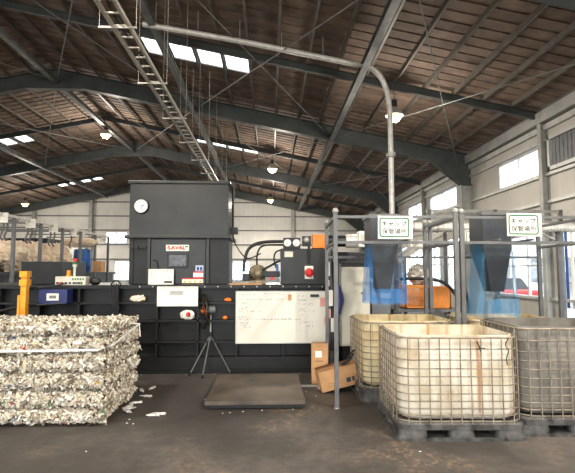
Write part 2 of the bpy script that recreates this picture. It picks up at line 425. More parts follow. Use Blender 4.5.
# back wall with openings low and high
def wall_with_holes(bm, u0, u1, z0, ztop, holes, mk):
    us = sorted({u0, u1, *[h[0] for h in holes], *[h[1] for h in holes]})
    for a, c in zip(us, us[1:]):
        hs = sorted([(h[2], h[3]) for h in holes if h[0] <= a and h[1] >= c]); z = z0
        for p, q in hs:
            if p > z: mk(bm, a, c, z, p, None)
            z = q
        mk(bm, a, c, z, None, ztop)
bx = [(-13.6, -11.9), (-11.5, -9.6), (-9.2, -7.3), (-6.9, -5.0), (-4.6, -3.2), (-2.8, -1.5)]
holesB = [(a, c, .9, 2.4) for a, c in bx[1:]]+[(-12.2, -10.6, 3.7, 4.55)]
def mkB(bm, a, c, z, z1, top):
    if z1 is not None: box(bm, a, YB, z, c, YB+.12, z1)
    else:
        cut = [a]+([XR] if a < XR < c else [])+[c]
        for p, q in zip(cut, cut[1:]): prism(bm, [(p, z), (q, z), (q, roof(q)), (p, roof(p))], 'Y', YB, YB+.12)
bm = B(); wall_with_holes(bm, XL, XW, 0, roof, holesB, mkB); wb = struct('wall_back', bm, M['wall'])
for z in (1.0, 2.55, 3.63, 4.7, 5.75, 6.8, 7.8):
    bm = B()
    xa = max(XL, XR-(roof(XR)-z)/SL) if z > EAVE else XL; xc = min(XW, XR+(roof(XR)-z)/SL) if z > EAVE else XW
    box(bm, xa, YB-.1, z-.04, xc, YB, z+.04); obj('girt', bm, M['beamlight'], wb)
for x in (-20, -17.3, -13.2, -9, -4.4, 1.7, 4.6):
    bm = B(); hbeam(bm, (x, YB-.25, 0), (x, YB-.25, roof(x)-.3), .25, .25, .02, (0, 1, 0)); obj('gable_post', bm, M['post'], wb)
def window(a, c, z0, z1, axis, pos, mull=1, glass='glass', trans=0):
    global WN; WN += 1
    bm = B(); t = .05
    def bx_(bm, u0, u1, w0, w1, d=.07):
        if axis == 'Y': box(bm, u0, pos-.02, w0, u1, pos-.02+d, w1)
        else: box(bm, pos-.03, u0, w0, pos-.03+d, u1, w1)
    bx_(bm, a, a+t, z0, z1); bx_(bm, c-t, c, z0, z1); bx_(bm, a, c, z0, z0+t); bx_(bm, a, c, z1-t, z1)
    root = struct('window_%d' % WN, bm, M['frame'])
    for k in range(1, mull+1):
        u = a+(c-a)*k/(mull+1); bm = B(); bx_(bm, u-.025, u+.025, z0+t, z1-t); obj('mullion', bm, M['frame'], root)
    for k in range(trans):
        z = z0+(z1-z0)*(k+1)/(trans+1); bm = B(); bx_(bm, a+t, c-t, z-.02, z+.02); obj('glazing_bar', bm, M['frame'], root)
    for k in range(mull+1):
        u0 = a+(c-a)*k/(mull+1)+.03; u1 = a+(c-a)*(k+1)/(mull+1)-.03
        bm = B()
        if axis == 'Y': box(bm, u0, pos+.01, z0+t, u1, pos+.016, z1-t)
        else: box(bm, pos, u0, z0+t, pos+.006, u1, z1-t)
        obj('pane', bm, M[glass], root)
for (a, c, z0, z1) in holesB: window(a, c, z0, z1, 'Y', YB+.04, 1)
# right wall
holesR = []
for y0, y1 in ((11.45, 13.7), (16.9, 19.8), (20.5, 23.0), (25.2, 28.2)): holesR.append((y0, y1, 4.09, 4.86))
for y0, y1 in ((4.2, 6.2), (7.0, 8.9), (11.5, 13.9), (16.1, 18.0), (18.2, 20.1), (20.6, 24.3), (25.0, 29.1), (29.5, 33.4)): holesR.append((y0, y1, .92, 2.62 if y0 < 15 else 2.9))
holesR.append((9.1, 11.0, .02, 2.62))
def mkR(bm, a, c, z, z1, top): box(bm, XW, a, z, XW+.12, c, z1 if z1 is not None else EAVE-.12)
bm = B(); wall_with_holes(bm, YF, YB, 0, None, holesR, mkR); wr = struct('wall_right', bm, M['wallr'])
for (a, c, z0, z1) in holesR:
    if z0 > .1: window(a, c, z0, z1, 'X', XW+.05, 1 if z0 > 3 else 2, trans=0 if z0 > 3 else 1)
for z in (.93, 2.66, 3.35, 4.04, 4.92):
    bm = B(); box(bm, XW-.08, YF, z-.035, XW, YB-.3, z+.035); obj('girt', bm, M['frame'], wr)
bm = B(); box(bm, XW-.22, YF, EAVE-.42, XW-.0, YB-.3, EAVE-.14); obj('eave_beam', bm, M['post'], wr)
bm = B(); box(bm, XW-.1, YF, EAVE-.6, XW-.02, YB-.3, EAVE-.46); obj('girt', bm, M['frame'], wr)
for y in (2.2, 11.2, 20.3, 29.3, 9.0, 14.0, 18.1):
    h = EAVE-.42 if y in (2.2, 11.2, 20.3, 29.3) else 2.66
    bm = B(); hbeam(bm, (XW-.1, y, 0), (XW-.1, y, h), .15, .18, .014, (1, 0, 0)); obj('wall_post', bm, M['post'], wr)
# louvre panel beyond the near post
bm = B()
for (a, c, z0, z1) in ((7.5, 7.58, 4.1, 4.95), (10.9, 10.98, 4.1, 4.95), (7.5, 10.98, 4.1, 4.19), (7.5, 10.98, 4.86, 4.95)): box(bm, XW-.13, a, z0, XW-.02, c, z1)
lv = obj('louvre_frame', bm, M['frame'], wr)
bm = B(); box(bm, XW-.05, 7.58, 4.19, XW-.02, 10.9, 4.86)
for k in range(22): box(bm, XW-.07, 7.6+.15*k, 4.19, XW-.04, 7.65+.15*k, 4.86)
obj('louvre_panel', bm, M['greysheet'], lv)
# strip curtain in the side doorway
t = thing('strip_curtain', 'blue and clear vertical strips hanging in the side doorway at the far right', 'strip curtain', (XW+.02, 10.0, 0))
bm = B(); box(bm, XW+.0, 9.12, 2.55, XW+.06, 10.98, 2.61); obj('curtain_rail', bm, M['frame'], t)
for k in range(9):
    y = 9.2+.2*k; bm = B(); box(bm, XW+.02, y, .75, XW+.03, y+.1, 2.55)
    obj('curtain_strip', bm, M['blue'] if k in (3, 7) else (M['white'] if k % 3 == 0 else M['glass']), t)
# left wall, front wall with wide open doorways behind the camera
holesL = [(y, y+3.6, .9, 2.9) for y in (1.5, 6.8, 11.6, 16, 20.7, 25, 29.7)]  # unseen left wall openings, added to let more daylight into the hall
def mkL(bm, a, c, z, z1, top): box(bm, XL-.12, a, z, XL, c, z1 if z1 is not None else EAVE-.1)
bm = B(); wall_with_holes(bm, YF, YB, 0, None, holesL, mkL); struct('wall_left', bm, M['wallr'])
holesF = [(-18.5, -11.5, 0, 4.6), (-8.5, 0.5, 0, 4.6), (1.5, 5.8, 0, 4.6)]
def mkF(bm, a, c, z, z1, top):
    if z1 is not None: box(bm, a, YF-.12, z, c, YF, z1)
    else:
        cut = [a]+([XR] if a < XR < c else [])+[c]
        for p, q in zip(cut, cut[1:]): prism(bm, [(p, z), (q, z), (q, roof(q)), (p, roof(p))], 'Y', YF-.12, YF)
bm = B(); wall_with_holes(bm, XL, XW, 0, roof, holesF, mkF); struct('wall_front', bm, M['wall'])
# ------------------------------------------------------------------ outside
bm = B(); box(bm, -80, -70, -.35, 90, 90, -.22); struct('ground', bm, M['asphalt'])
t = thing('neighbouring_building', 'pale building with a grey lean-to seen outside through the right side windows', 'building', (19, 22, -.22))
bm = B(); box(bm, 16, 14, -.22, 24, 38, 6.5); obj('wall', bm, M['outwall'], t)
for k in range(6):
    bm = B(); y = 15+3.8*k; box(bm, 15.95, y, 1.0, 16, y+1.6, 2.4); w_ = obj('window', bm, M['greysheet'], t)
bm = B(); prism(bm, [(22.5, 1.0), (26, 1.0), (26, 2.1)], 'X', 15.2, 16); obj('lean_to_roof', bm, M['greysheet'], t)
t = thing('car', 'red car parked outside below the side window', 'car', (11.85, 23, -.22))
bm = B(); bbox(bm, 11.0, 21, .05, 12.7, 25, .75, .15, 3); obj('body', bm, M['red'], t, smooth=True)
bm = B(); loft(bm, [rrect(.8, 1.3, .15, 3, .72, 11.85, 23.2), rrect(.65, .85, .15, 3, 1.3, 11.85, 23.3)]); obj('cabin', bm, M['black'], t, smooth=True)
for x in (11.1, 12.6):
    for y in (21.8, 24.2):
        bm = B(); lathe(bm, [(.28, -.1), (.32, -.06), (.32, .06), (.28, .1)], 16, Matrix.Translation((x, y, .1)) @ Matrix.Rotation(R(90), 4, 'Y')); obj('wheel', bm, M['rubber'], t)
# ------------------------------------------------------------------ lamps
def lamp_mesh():
    t = thing('high_bay_lamp', 'x', 'lamp', (0, 0, 0), 'high bay lamps hanging from the roof')
    bm = B(); lathe(bm, [(.05, .42), (.075, .40), (.075, .24), (.05, .22)], 14); obj('driver_housing', bm, M['black'], t, smooth=True)
    bm = B(); tube(bm, [(0, 0, .42), (0, 0, .95)], .012, 6); obj('hanging_rod', bm, M['beamlight'], t)
    bm = B(); loft(bm, [[(r*math.cos(2*math.pi*k/24), r*math.sin(2*math.pi*k/24), z) for k in range(24)] for r, z in ((.05, .24), (.12, .2), (.2, .08), (.23, 0), (.215, 0), (.19, .07), (.11, .18), (.04, .22))], False, False)
    obj('reflector', bm, M['steel'], t, smooth=True)
    bm = B(); lathe(bm, [(.03, .12), (.11, .09), (.18, .02), (.17, -.06), (.12, -.13), (.04, -.16)], 24); obj('bulb', bm, M['lampglow'], t, 'glowing warm lamp face', smooth=True)
    return t
M['lampglow'] = emit_mat('warm glowing lamp', (1.0, .8, .36), 1.9)
lt = lamp_mesh(); first = True
LP = [(3.16, 11.35, 'glowing warm lamp by the top bend of the silver pipe'), (.09, 20.3, 'glowing lamp hanging over the middle, larger of the two right of the hopper'), (.02, 29.3, 'glowing lamp, smaller and lower of the two right of the hopper'),
      (XR, 20.3, 'glowing lamp under the roof ridge, upper left above the hopper'), (-15.4, 29.3, 'glowing lamp low over the tan sacks at far left'),
      (-15.7, 11.8, 'lamp of the left roof slope above the sack rack'), (3.28, 2.6, 'added unseen lamp right above the near floor'), (-4.0, 2.6, 'added unseen lamp left above the near floor'), (-12, 2.6, 'added unseen lamp far left above the near floor'),
      (XR-.1, 11.9, 'lamp under the ridge nearest the baling press'), (5.0, -4, 'added unseen lamp behind the camera on the right'), (-4, -4, 'added unseen lamp behind the camera on the left')]  # near floor and behind camera lamps are unseen, added for their light
VIS = LP[:5]
for x, y, l in LP[:5]+LP[6:9]+LP[10:]:
    z = roof(x)-.95-(0.02 if x > -15 else .2)
    if first: o = lt; first = False; o.location = (x, y, z); o['label'] = l
    else: o = dup(lt, (x, y, z), None, l)
    ld = bpy.data.lights.new('lamp_light', 'POINT'); ld.energy = 150; ld.color = (1, .92, .8); ld.shadow_soft_size = .2
    lo = bpy.data.objects.new('lamp_light', ld); COL.objects.link(lo); lo.parent = o; lo.location = (0, 0, -.35)
    ld = bpy.data.lights.new('lamp_beam', 'SPOT'); ld.energy = 330; ld.color = (1, .92, .8); ld.shadow_soft_size = .2; ld.spot_size = R(170); ld.spot_blend = .4
    lo = bpy.data.objects.new('lamp_beam', ld); COL.objects.link(lo); lo.parent = o; lo.location = (0, 0, -.3)
# ------------------------------------------------------------------ cable ladder
t = thing('cable_ladder', 'long silver cable ladder hung from the roof, running away above the hopper', 'cable ladder', (-1.98, 8, 4.8))
z = 4.85
for x in (-2.09, -1.87):
    bm = B(); box(bm, x-.018, 4.0, z-.03, x+.018, 20.4, z+.03); obj('side_rail', bm, M['galv'], t)
for k in range(54):
    y = 4.1+.3*k; bm = B(); box(bm, -2.09, y-.012, z-.028, -1.87, y+.012, z-.008); obj('rung', bm, M['galv'], t)
for k in range(8):
    y = 5.9+1.8*k; bm = B(); box(bm, -2.26, y-.012, z-.055, -1.76, y+.012, z-.032)
    for x in (-2.25, -1.77): tube(bm, [(x, y, z-.05), (x, y, roof(x)-.12)], .003, 5)
    obj('hanger', bm, M['galv'], t)
bm = B()
for q in range(3): tube(bm, smooth_pts([(-2.0+.04*q+.02*math.sin(k*1.7+q), 4+1.0*k, z+.02+.015*math.sin(k*2.1+q)) for k in range(17)], 3), .011, 5)
obj('cable', bm, M['rubber'], t)
# overhead silver pipe
PYY = 10.0
pts = [P(x, y, PYY) for x, y in ((143, 24), (250, 43), (352, 63.5), (369, 67), (380, 76), (387, 92), (390, 112), (391, 160))]
pv = pts[-1]; path = smooth_pts(pts[2:7], 5); path = pts[:2]+path+[Vector((pv.x, PYY, pv.z)), Vector((pv.x, PYY, 2.0)), Vector((pv.x, PYY, 0))]
t = thing('overhead_pipe', 'silver pipe crossing under the roof then bending down behind the left cap sign', 'pipe', (pv.x, PYY, 0))
bm = B(); tube(bm, path, .06, 12); obj('pipe_run', bm, M['duct'], t, smooth=True)
for zz in (1.0, 2.6, 4.2):
    bm = B(); lathe(bm, [(.09, zz-.05), (.105, zz-.04), (.105, zz+.04), (.09, zz+.05)], 14, Matrix.Translation((pv.x, PYY, 0))); obj('pipe_collar', bm, M['steel'], t)
for k in range(5):
    q_ = pts[0].lerp(pts[2], (k+.3)/5); bm = B(); tube(bm, [(q_.x, PYY, q_.z), (q_.x, PYY, roof(q_.x)-.02)], .01, 6); obj('pipe_hanger', bm, M['steel'], t)
# ------------------------------------------------------------------ baling press
X0, X1 = -5.4, P(337, 330, 7.5).x; YP = 7.5; ZD = P(200, 285, 7.5).z
t = press = thing('baling_press', 'large charcoal baling press with ribbed chamber and tall square hopper', 'baling machine', (-1.6, 7.6, 0))
bm = B(); box(bm, X0, YP+.14, 0, X1, 9.4, ZD-.05)
box(bm, X0, YP-.02, ZD-.055, X1+.04, 9.45, ZD)
zz = [P(200, y, 7.5).z for y in (303, 321, 342)]
for z in zz: box(bm, X0, YP, z-.016, X1, YP+.15, z+.016)
zb = P(200, 357, 7.5).z; box(bm, X0, YP-.03, .02, X1, YP+.15, zb); box(bm, X0, YP-.06, 0, X1, YP+.15, .05)
for x in (156.5, 197.7, 236.7, 283, 336, 117, 78, 38, -2): 
    xx = P(x, 325, 7.5).x; box(bm, xx-.014, YP+.0, .2, xx+.014, YP+.15, ZD-.05)
obj('compression_chamber', bm, M['press'], t)
for x in (262, 300, 180):
    pass
bm = B()
for x in [P(140+k*13, 294, 7.5).x for k in range(15)]: lathe(bm, [(.012, 0), (.012, .01)], 8, face_y((x, YP-.02, ZD-.025)))
obj('bolt_row', bm, M['steel'], t)
HY0, HY1 = 7.95, 8.98
hx0, hx1 = P(129.5, 210, HY0).x, P(228.5, 210, HY0).x
hz1 = P(180, 181, HY0).z; hzm = P(180, 237, HY0).z
bm = B(); bbox(bm, hx0, HY0, hzm, hx1, HY1, hz1-.02, .012); 
# open top rim
bbox(bm, hx0-.03, HY0-.04, hz1-.05, hx1+.03, HY1+.04, hz1, .008); bbox(bm, hx0-.06, HY0-.07, hzm-.03, hx1+.06, HY1+.07, hzm+.03, .015)
hop = obj('hopper', bm, M['hopper'], t)
bm = B()
bbox(bm, hx0+.01, HY0+.02, ZD, hx1-.01, HY1-.02, hzm-.02, .01)
for x in (131, 227): RB(bm, x-2, 238, x+2, 283, HY0, .05)
obj('hopper_base', bm, M['press'], t)
bm = B(); RB(bm, 150.5, 239, 205.5, 284, HY0-.01, .06, .008)
for x in (148.5, 207.5): RB(bm, x-1.5, 238, x+1.5, 284, HY0-.035, .07, .006)
door = obj('hopper_door', bm, M['hopper'], t)
bm = B(); RB(bm, 167, 253, 188, 268, HY0-.03, .03, .006); obj('viewing_window', bm, M['black'], door)
bm = B(); RB(bm, 169, 255, 186, 266, HY0-.034, .01); obj('window_pane', bm, mat('scratched acrylic', (64, 66, 68), .15, 0, .5, 14, .3), door)
bm = B(); RB(bm, 166, 244.8, 189, 251, HY0-.024, .012); npl = obj('nameplate', bm, M['paper'], door, 'white plate with red lettering')
p = P(176.3, 247.9, HY0-.027); bm = text_bm('S.AVAL', .085, (p.x, HY0-.0275, p.z), .0035); bmesh.ops.scale(bm, vec=(1.15, 1, 1), verts=bm.verts[:], space=Matrix.Translation((-p.x, 0, 0))); obj('lettering', bm, M['red'], npl)
bm = B(); RB(bm, 185, 246, 188, 247.3, HY0-.027, .002); obj('small_mark', bm, M['ink'], npl)
def sticker(x0, y0, x1, y1, m, name, parent, Y=HY0-.018, lab=None):
    bm = B(); RB(bm, x0, y0, x1, y1, Y, .006); return obj(name, bm, m, parent, lab)
s1 = sticker(195.5, 265.3, 203.4, 271.2, mat('pale blue sticker', (176, 188, 214), .6, 0, .08, 8, 0), 'notice_sticker', door, lab='pale blue notice with two figures')
sticker(196.8, 267, 199, 270.6, M['navy'], 'figure_mark', s1, HY0-.02); sticker(200, 267, 202.2, 270.6, M['navy'], 'figure_mark', s1, HY0-.02)
s2 = sticker(193.2, 271.4, 203.3, 277.8, M['paper'], 'danger_sticker', door, lab='white notice with red edges'); sticker(193.2, 271.4, 203.3, 272.8, M['red'], 'red_band', s2, HY0-.02)
sticker(193.2, 277.0, 203.3, 277.8, M['red'], 'red_band', s2, HY0-.02)
s3 = sticker(182, 278, 203.2, 283, M['paper'], 'warning_sticker', door, lab='white strip with four yellow warning marks'); sticker(182, 278, 203.2, 279.2, M['red'], 'red_band', s3, HY0-.02)
for k in range(4):
    bm = B(); p = P(185+5.1*k, 281.3, HY0-.02); prism(bm, [(p.x-.028, p.z-.022), (p.x+.028, p.z-.022), (p.x, p.z+.022)], 'Y', HY0-.021, HY0-.018); obj('warning_triangle', bm, M['gold'], s3)
bm = B()
for y in (247, 259):
    pass
RB(bm, 129, 246.5, 146, 248, HY0-.06, .03); a = P(137, 247, HY0-.06); lathe(bm, [(.03, 0), (.03, .05)], 10, face_y((a.x, HY0-.05, a.z))); obj('door_latch', bm, M['rubber'], t)
bm = B(); p = P(153, 260, HY0-.03); tube(bm, smooth_pts([(p.x, HY0-.03, p.z), (p.x+.06, HY0-.05, p.z-.02), (p.x+.09, HY0-.04, p.z-.15)]), .008, 6); obj('cable', bm, M['rubber'], door)
# control pipe and cable on the hopper's right edge
bm = B(); tube(bm, [(hx1+.05, 8.3, hz1+.02), (hx1+.05, 8.3, hzm+.1)], .02, 8); tube(bm, smooth_pts([(hx1+.05, 8.3, hzm+.12), (hx1+.1, 8.3, hzm-.1), (hx1+.3, 8.4, hzm-.35), (hx1+.55, 8.5, ZD+.55)]), .012, 6)
obj('cable', bm, M['rubber'], t)
bm = B(); bbox(bm, hx1+.01, 8.25, hzm+.08, hx1+.14, 8.4, hzm+.2, .01); obj('junction_box', bm, M['black'], t)
# clock
cp = P(141, 206, HY0-.03); t = thing('wall_clock', 'round white wall clock with black rim on the hopper', 'clock', (cp.x, HY0-.03, cp.z))
bm = B(); mt = face_y((cp.x, HY0, cp.z)); lathe(bm, [(.13, 0), (.133, .03), (.125, .045), (.116, .045), (.114, .03)], 32, mt); obj('clock_case', bm, M['black'], t, smooth=True)
bm = B(); lathe(bm, [(.114, .025), (.114, .034)], 32, mt); obj('dial', bm, M['white'], t)
bm = B()
for k in range(12):
    a = R(30*k); obox(bm, (cp.x+math.sin(a)*.087, HY0-.036, cp.z+math.cos(a)*.087), (cp.x+math.sin(a)*.105, HY0-.036, cp.z+math.cos(a)*.105), .008, .002, (0, 1, 0))
obj('hour_marks', bm, M['black_ink'], t)
for a, l, w in ((R(75), .06, .01), (R(165), .09, .007)):
    bm = B(); obox(bm, (cp.x, HY0-.039, cp.z), (cp.x+math.sin(a)*l, HY0-.039, cp.z+math.cos(a)*l), w, .003, (0, 1, 0)); obj('hand', bm, M['black_ink'], t)
# notice boards
def board(name, label, cat, x0, y0, x1, y1, Y, m, lines, frame=None, th=.02, seed=1):
    r_ = random.Random(seed); a = P((x0+x1)/2, y1, Y); t = thing(name, label, cat, (a.x, Y, a.z))
    bm = B(); RB(bm, x0, y0, x1, y1, Y, th, .003); obj('board', bm, m, t)
    if frame:
        bm = B()
        for q in ((x0, y0, x1, y0+.7), (x0, y1-.9, x1, y1), (x0, y0, x0+.7, y1), (x1-.7, y0, x1, y1)): RB(bm, *q, Y-.008, .02)
        obj('frame', bm, frame, t)
    bm = B()
    for (lx0, lx1, ly) in lines:
        p = P(lx0, ly, Y); q = P(lx1, ly, Y); scribble(bm, p.x, q.x, p.z, Y-.002, .014, r_)
    if lines: obj('handwriting', bm, M['ink'], t)
    return t
wl = [(239, 258, 294.5), (264, 284, 294), (239, 262, 299.5), (266, 284, 299.5), (240, 248, 303), (242, 247, 307), (238, 246, 309), (239, 254, 311.5), (259, 262, 311.5), (238, 245, 317), (239, 300, 319.5), (262, 290, 319),
      (240, 248, 323), (244, 252, 327), (241, 247, 325), (298, 306, 296), (298, 307, 300), (298, 314, 304), (299, 305, 309), (298, 316, 311), (298, 303, 315), (300, 314, 322), (306, 312, 326)]
t = board('whiteboard', 'wide whiteboard covered in faint handwriting on the press front', 'whiteboard', 235.5, 291, 328.5, 343.5, 7.44, mat('whiteboard enamel', (222, 218, 206), .35, 0, .03, 3, .02), wl, M['frame'], .025, 3)
def small(name, x0, y0, x1, y1, Y, m, parent, d=.01, bev=0):
    bm = B(); RB(bm, x0, y0, x1, y1, Y, d, bev); return obj(name, bm, m, parent)
small('marker_pen', 310.5, 294.3, 319, 297, 7.41, M['black'], t, .02, .004); small('pink_note', 320, 297.5, 327, 306.5, 7.425, M['pink'], t, .004)
small('paper_tag', 288, 294.5, 291.5, 300.5, 7.425, M['card'], t, .004); small('paper_tag', 324, 317, 328, 325, 7.425, M['pink'], t, .004)
t = board('paper_notice', 'white paper notice hanging on the hopper door left corner', 'notice', 148.3, 269, 173.6, 285.5, 7.86, M['paper'], [(150, 156, 271), (159, 165, 270.5), (166, 170, 270.6), (151, 156, 274), (151, 159, 277), (163, 170, 278)], None, .008, 5)
small('black_label', 164, 281, 172, 283, 7.856, M['ink'], t, .004)
t = board('paper_notice', 'white card sign with grey emblem below the hopper door', 'notice', 157, 286.5, 198, 306.3, 7.45, M['paper'], [(160, 180, 287.8), (183, 192, 287.8)], None, .008, 6)
small('grey_emblem', 170, 291, 183, 295, 7.446, M['steel'], t, .004, .001)
# ------------------------------------------------------------------ hydraulic unit on the press deck
TY = 7.8
t = hyd = thing('hydraulic_power_unit', 'dark hydraulic tank with twin gauges standing on the press deck', 'machine', (P(304, 284, TY).x, TY+.3, ZD))
tx0, tx1 = P(280.7, 265, TY).x, P(327.5, 265, TY).x; tz = P(300, 248.6, TY).z
bm = B(); bbox(bm, tx0, TY, ZD, tx1, TY+.7, tz, .01); tank = obj('oil_tank', bm, M['hopper'], t)
small('data_plate', 284.5, 251.5, 293, 257, TY-.006, M['cream'], tank, .008)
small('gauge_block', 283.3, 237.7, 300.5, 248.8, TY-.02, M['black'], t, .15, .006)
for x in (287.5, 296.3):
    p = P(x, 243, TY-.02); gm = face_y((p.x, TY-.02, p.z)); bm = B(); lathe(bm, [(.066, 0), (.066, .03), (.056, .035)], 20, gm); g_ = obj('gauge', bm, M['steel'], t)
    bm = B(); lathe(bm, [(.055, .03), (.055, .037)], 20, gm); obj('gauge_face', bm, M['white'], g_)
    bm = B(); obox(bm, (p.x, TY-.059, p.z), (p.x-.02, TY-.059, p.z-.035), .008, .002, (0, 1, 0)); obj('gauge_needle', bm, M['black_ink'], g_)
small('valve_block', 302.5, 236, 311, 246, TY, M['black'], t, .12, .01)
p = P(306.5, 240, TY-.03); bm = B(); lathe(bm, [(.05, 0), (.055, .02), (.04, .05), (.02, .06)], 14, face_y((p.x, TY, p.z))); obj('valve_cap', bm, M['steel'], t, smooth=True)
bm = B(); RB(bm, 312.5, 234.3, 324.8, 248.2, TY-.03, .2, .012); obj('orange_housing', bm, M['orange'], t)
a, c = P(324.8, 241, TY+.1), P(345, 241, TY+.1); rm = Matrix.Translation((a.x, TY+.1, a.z)) @ Matrix.Rotation(R(90), 4, 'Y')
L = c.x-a.x; bm = B(); lathe(bm, [(.06, 0), (.1, .02), (.1, L)], 20, rm); obj('motor_body', bm, M['black'], t, smooth=True)
bm = B(); lathe(bm, [(.1, L), (.118, L+.01), (.118, L+.2), (.105, L+.22), (.02, L+.225)], 24, rm); obj('motor_end_cap', bm, M['duct'], t, smooth=True)
bm = B(); p = P(309, 262, TY-.03); tube(bm, [(p.x, TY-.03, P(309, 245, TY).z), (p.x, TY-.03, p.z-.02)], .022, 8); obj('conduit', bm, M['rubber'], t)
p = P(309, 272.5, TY); pm = face_y((p.x, TY, p.z)); bm = B(); RB(bm, 304.8, 266, 313.4, 279, TY-.04, .05, .01); bx_ = obj('switch_box', bm, M['paper'], t)
bm = B(); lathe(bm, [(.06, .04), (.078, .06), (.072, .1), (.03, .115)], 12, pm)
for k in range(6): a = R(60*k); obox(bm, (p.x+.03*math.cos(a), TY-.115, p.z+.03*math.sin(a)), (p.x+.062*math.cos(a), TY-.1, p.z+.062*math.sin(a)), .02, .02, (0, 1, 0))
obj('red_rotary_switch', bm, M['red'], bx_)
# pump with hoses
p = P(257.5, 274, 7.9); t = thing('hydraulic_pump', 'round worn hydraulic pump with black hoses left of the gauges', 'pump', (p.x, 7.9, ZD))
pm = face_y((p.x, 8.05, p.z)); bm = B(); lathe(bm, [(.1, -.25), (.165, -.2), (.165, 0), (.13, .05), (.09, .07), (.05, .13), (.02, .14)], 20, pm)
for k in range(8): a = R(45*k); lathe(bm, [(.018, 0), (.018, .05)], 6, face_y((p.x+.135*math.cos(a), 8.06, p.z+.135*math.sin(a))))
box(bm, p.x-.14, 7.95, ZD, p.x+.14, 8.25, ZD+.06)
obj('pump_casing', bm, M['rust'], t, smooth=True)
def PH(x, y, Y): return P(x, y, Y)
bm = B(); tube(bm, smooth_pts([PH(243.5, 272, 7.9), PH(244.5, 262, 7.9), PH(248, 250, 7.92), PH(256, 244, 7.95), PH(268, 241.8, 8), PH(284, 241.5, 8)]), .028, 10); obj('thick_hose', bm, M['rubber'], t, smooth=True)
bm = B(); tube(bm, smooth_pts([PH(257, 265, 7.9), PH(257, 256, 7.9), PH(260, 248, 7.92), PH(267, 245, 7.95), PH(283, 244.8, 8)]), .016, 8); obj('thin_hose', bm, M['rubber'], t, smooth=True)
bm = B(); tube(bm, smooth_pts([PH(262, 270, 7.9), PH(270, 266, 7.88), PH(277, 262, 7.9), PH(282, 260, 7.95)]), .02, 8); tube(bm, smooth_pts([PH(276, 268, 7.95), PH(274, 258, 7.95), PH(276, 252, 7.95), PH(281, 250, 7.95)]), .014, 8); obj('thin_hose', bm, M['rubber'], t, smooth=True)
small('flange_coupling', 242, 273.5, 249.5, 281, 7.85, M['black'], t, .15, .02); small('coupling', 262, 271, 280, 277, 7.92, M['black'], t, .1, .02)
small('drip_tray', 265, 277, 279, 282.5, 7.75, M['greysheet'], t, .15, .01); small('blue_fitting', 276, 264, 278.5, 271, 7.85, M['blue'], t, .04, .005); small('red_rag', 270, 277.2, 274.5, 279.5, 7.74, M['red'], t, .03, .005)
# worktop board strip under the pump
bm = B(); p0 = P(230, 284, 7.75); p1 = P(262, 284, 7.75); box(bm, p0.x, 7.6, ZD, p1.x, 7.9, ZD+.02); tag(obj('wooden_board', bm, M['card']), 'thin tan board lying on the press deck beside the pump', 'board')
# second tank and cream cabinet right of the press
t = thing('rear_machine_tank', 'big dark tank behind the cream cabinet', 'machine', (P(353, 330, 8.3).x, 8.3, 0))
bm = B(); z1 = P(353, 252, 8.3).z; bbox(bm, P(332, 300, 8.3).x, 8.3, 0, P(372, 300, 8.3).x, 9.0, z1, .02); obj('tank_body', bm, M['press'], t)
bm = B(); z0 = P(353, 262, 8.3).z; box(bm, P(331, 300, 8.3).x, 8.27, z0-.02, P(373, 300, 8.3).x, 9.02, z0+.02); obj('tank_band', bm, M['black'], t)
CY = 7.25; cx0, cx1 = P(341.5, 305, CY).x, P(370, 305, CY).x
t = thing('electrical_cabinet', 'cream electrical cabinet beside the left cap container', 'cabinet', ((cx0+cx1)/2, CY+.1, 0))
ct, cb = P(355, 267, CY).z, P(355, 346, CY).z
bm = B(); bbox(bm, cx0, CY, cb, cx1, CY+.25, ct, .01); obj('cabinet_body', bm, M['cream'], t)
bm = B(); bbox(bm, cx0+.02, CY-.015, cb+.03, cx1-.02, CY, ct-.03, .006); d_ = obj('cabinet_door', bm, M['cream'], t)
p = P(361.5, 293, CY); bm = B(); lathe(bm, [(.014, 0), (.014, .02)], 10, face_y((p.x, CY-.015, p.z))); obj('lock', bm, M['black'], d_)
for x in (cx0+.03, cx1-.06):
    bm = B(); box(bm, x, CY+.02, 0, x+.03, CY+.2, cb); obj('leg', bm, M['press'], t)
bm = B(); tube(bm, [(cx0-.02, CY, cb), (cx0-.02, CY, ct+.05)], .015, 6); obj('conduit', bm, M['steel'], t)
# cluttered post with cables and papers
t = thing('cable_post', 'grey post with hanging cables and papers right of the whiteboard', 'post', (P(332, 370, 7.2).x, 7.2, 0))
px_ = P(331.5, 320, 7.2).x; bm = B(); box(bm, px_-.025, 7.18, 0, px_+.025, 7.24, P(331, 246, 7.2).z); obj('post', bm, M['rack'], t)
rr_ = random.Random(4); bm = B()
for k in range(5):
    x = px_+rr_.uniform(-.05, .04); tube(bm, smooth_pts([(x+rr_.uniform(-.03, .03), 7.15, P(331, y, 7.2).z) for y in (250, 275, 300, 325, 350)]), .009, 5)
obj('cable', bm, M['rubber'], t)
for k, (x0, y0, x1, y1, m) in enumerate(((326.5, 262, 330, 276, 'paper'), (326, 280, 329.5, 286, 'white'), (329, 290, 333, 306, 'paper'), (328, 309, 331, 318, 'pink'), (331, 318, 334, 332, 'paper'), (333, 250, 336, 262, 'steel'))):
    small('hung_paper', x0, y0, x1, y1, 7.12, M[m], t, .02, .004)
bm = B(); crumple_b = B()
bmesh.ops.create_icosphere(bm, subdivisions=3, radius=1); bmesh.ops.scale(bm, vec=(.07, .06, .22), verts=bm.verts[:]); crumple(bm, .02, 9, 3)
p = P(342, 300, 7.15); bmesh.ops.translate(bm, verts=bm.verts[:], vec=(p.x-.05, 7.13, p.z)); tag(obj('navy_cloth', bm, M['navy'], smooth=True), 'dark blue cloth hanging between the post and the cream cabinet', 'cloth')
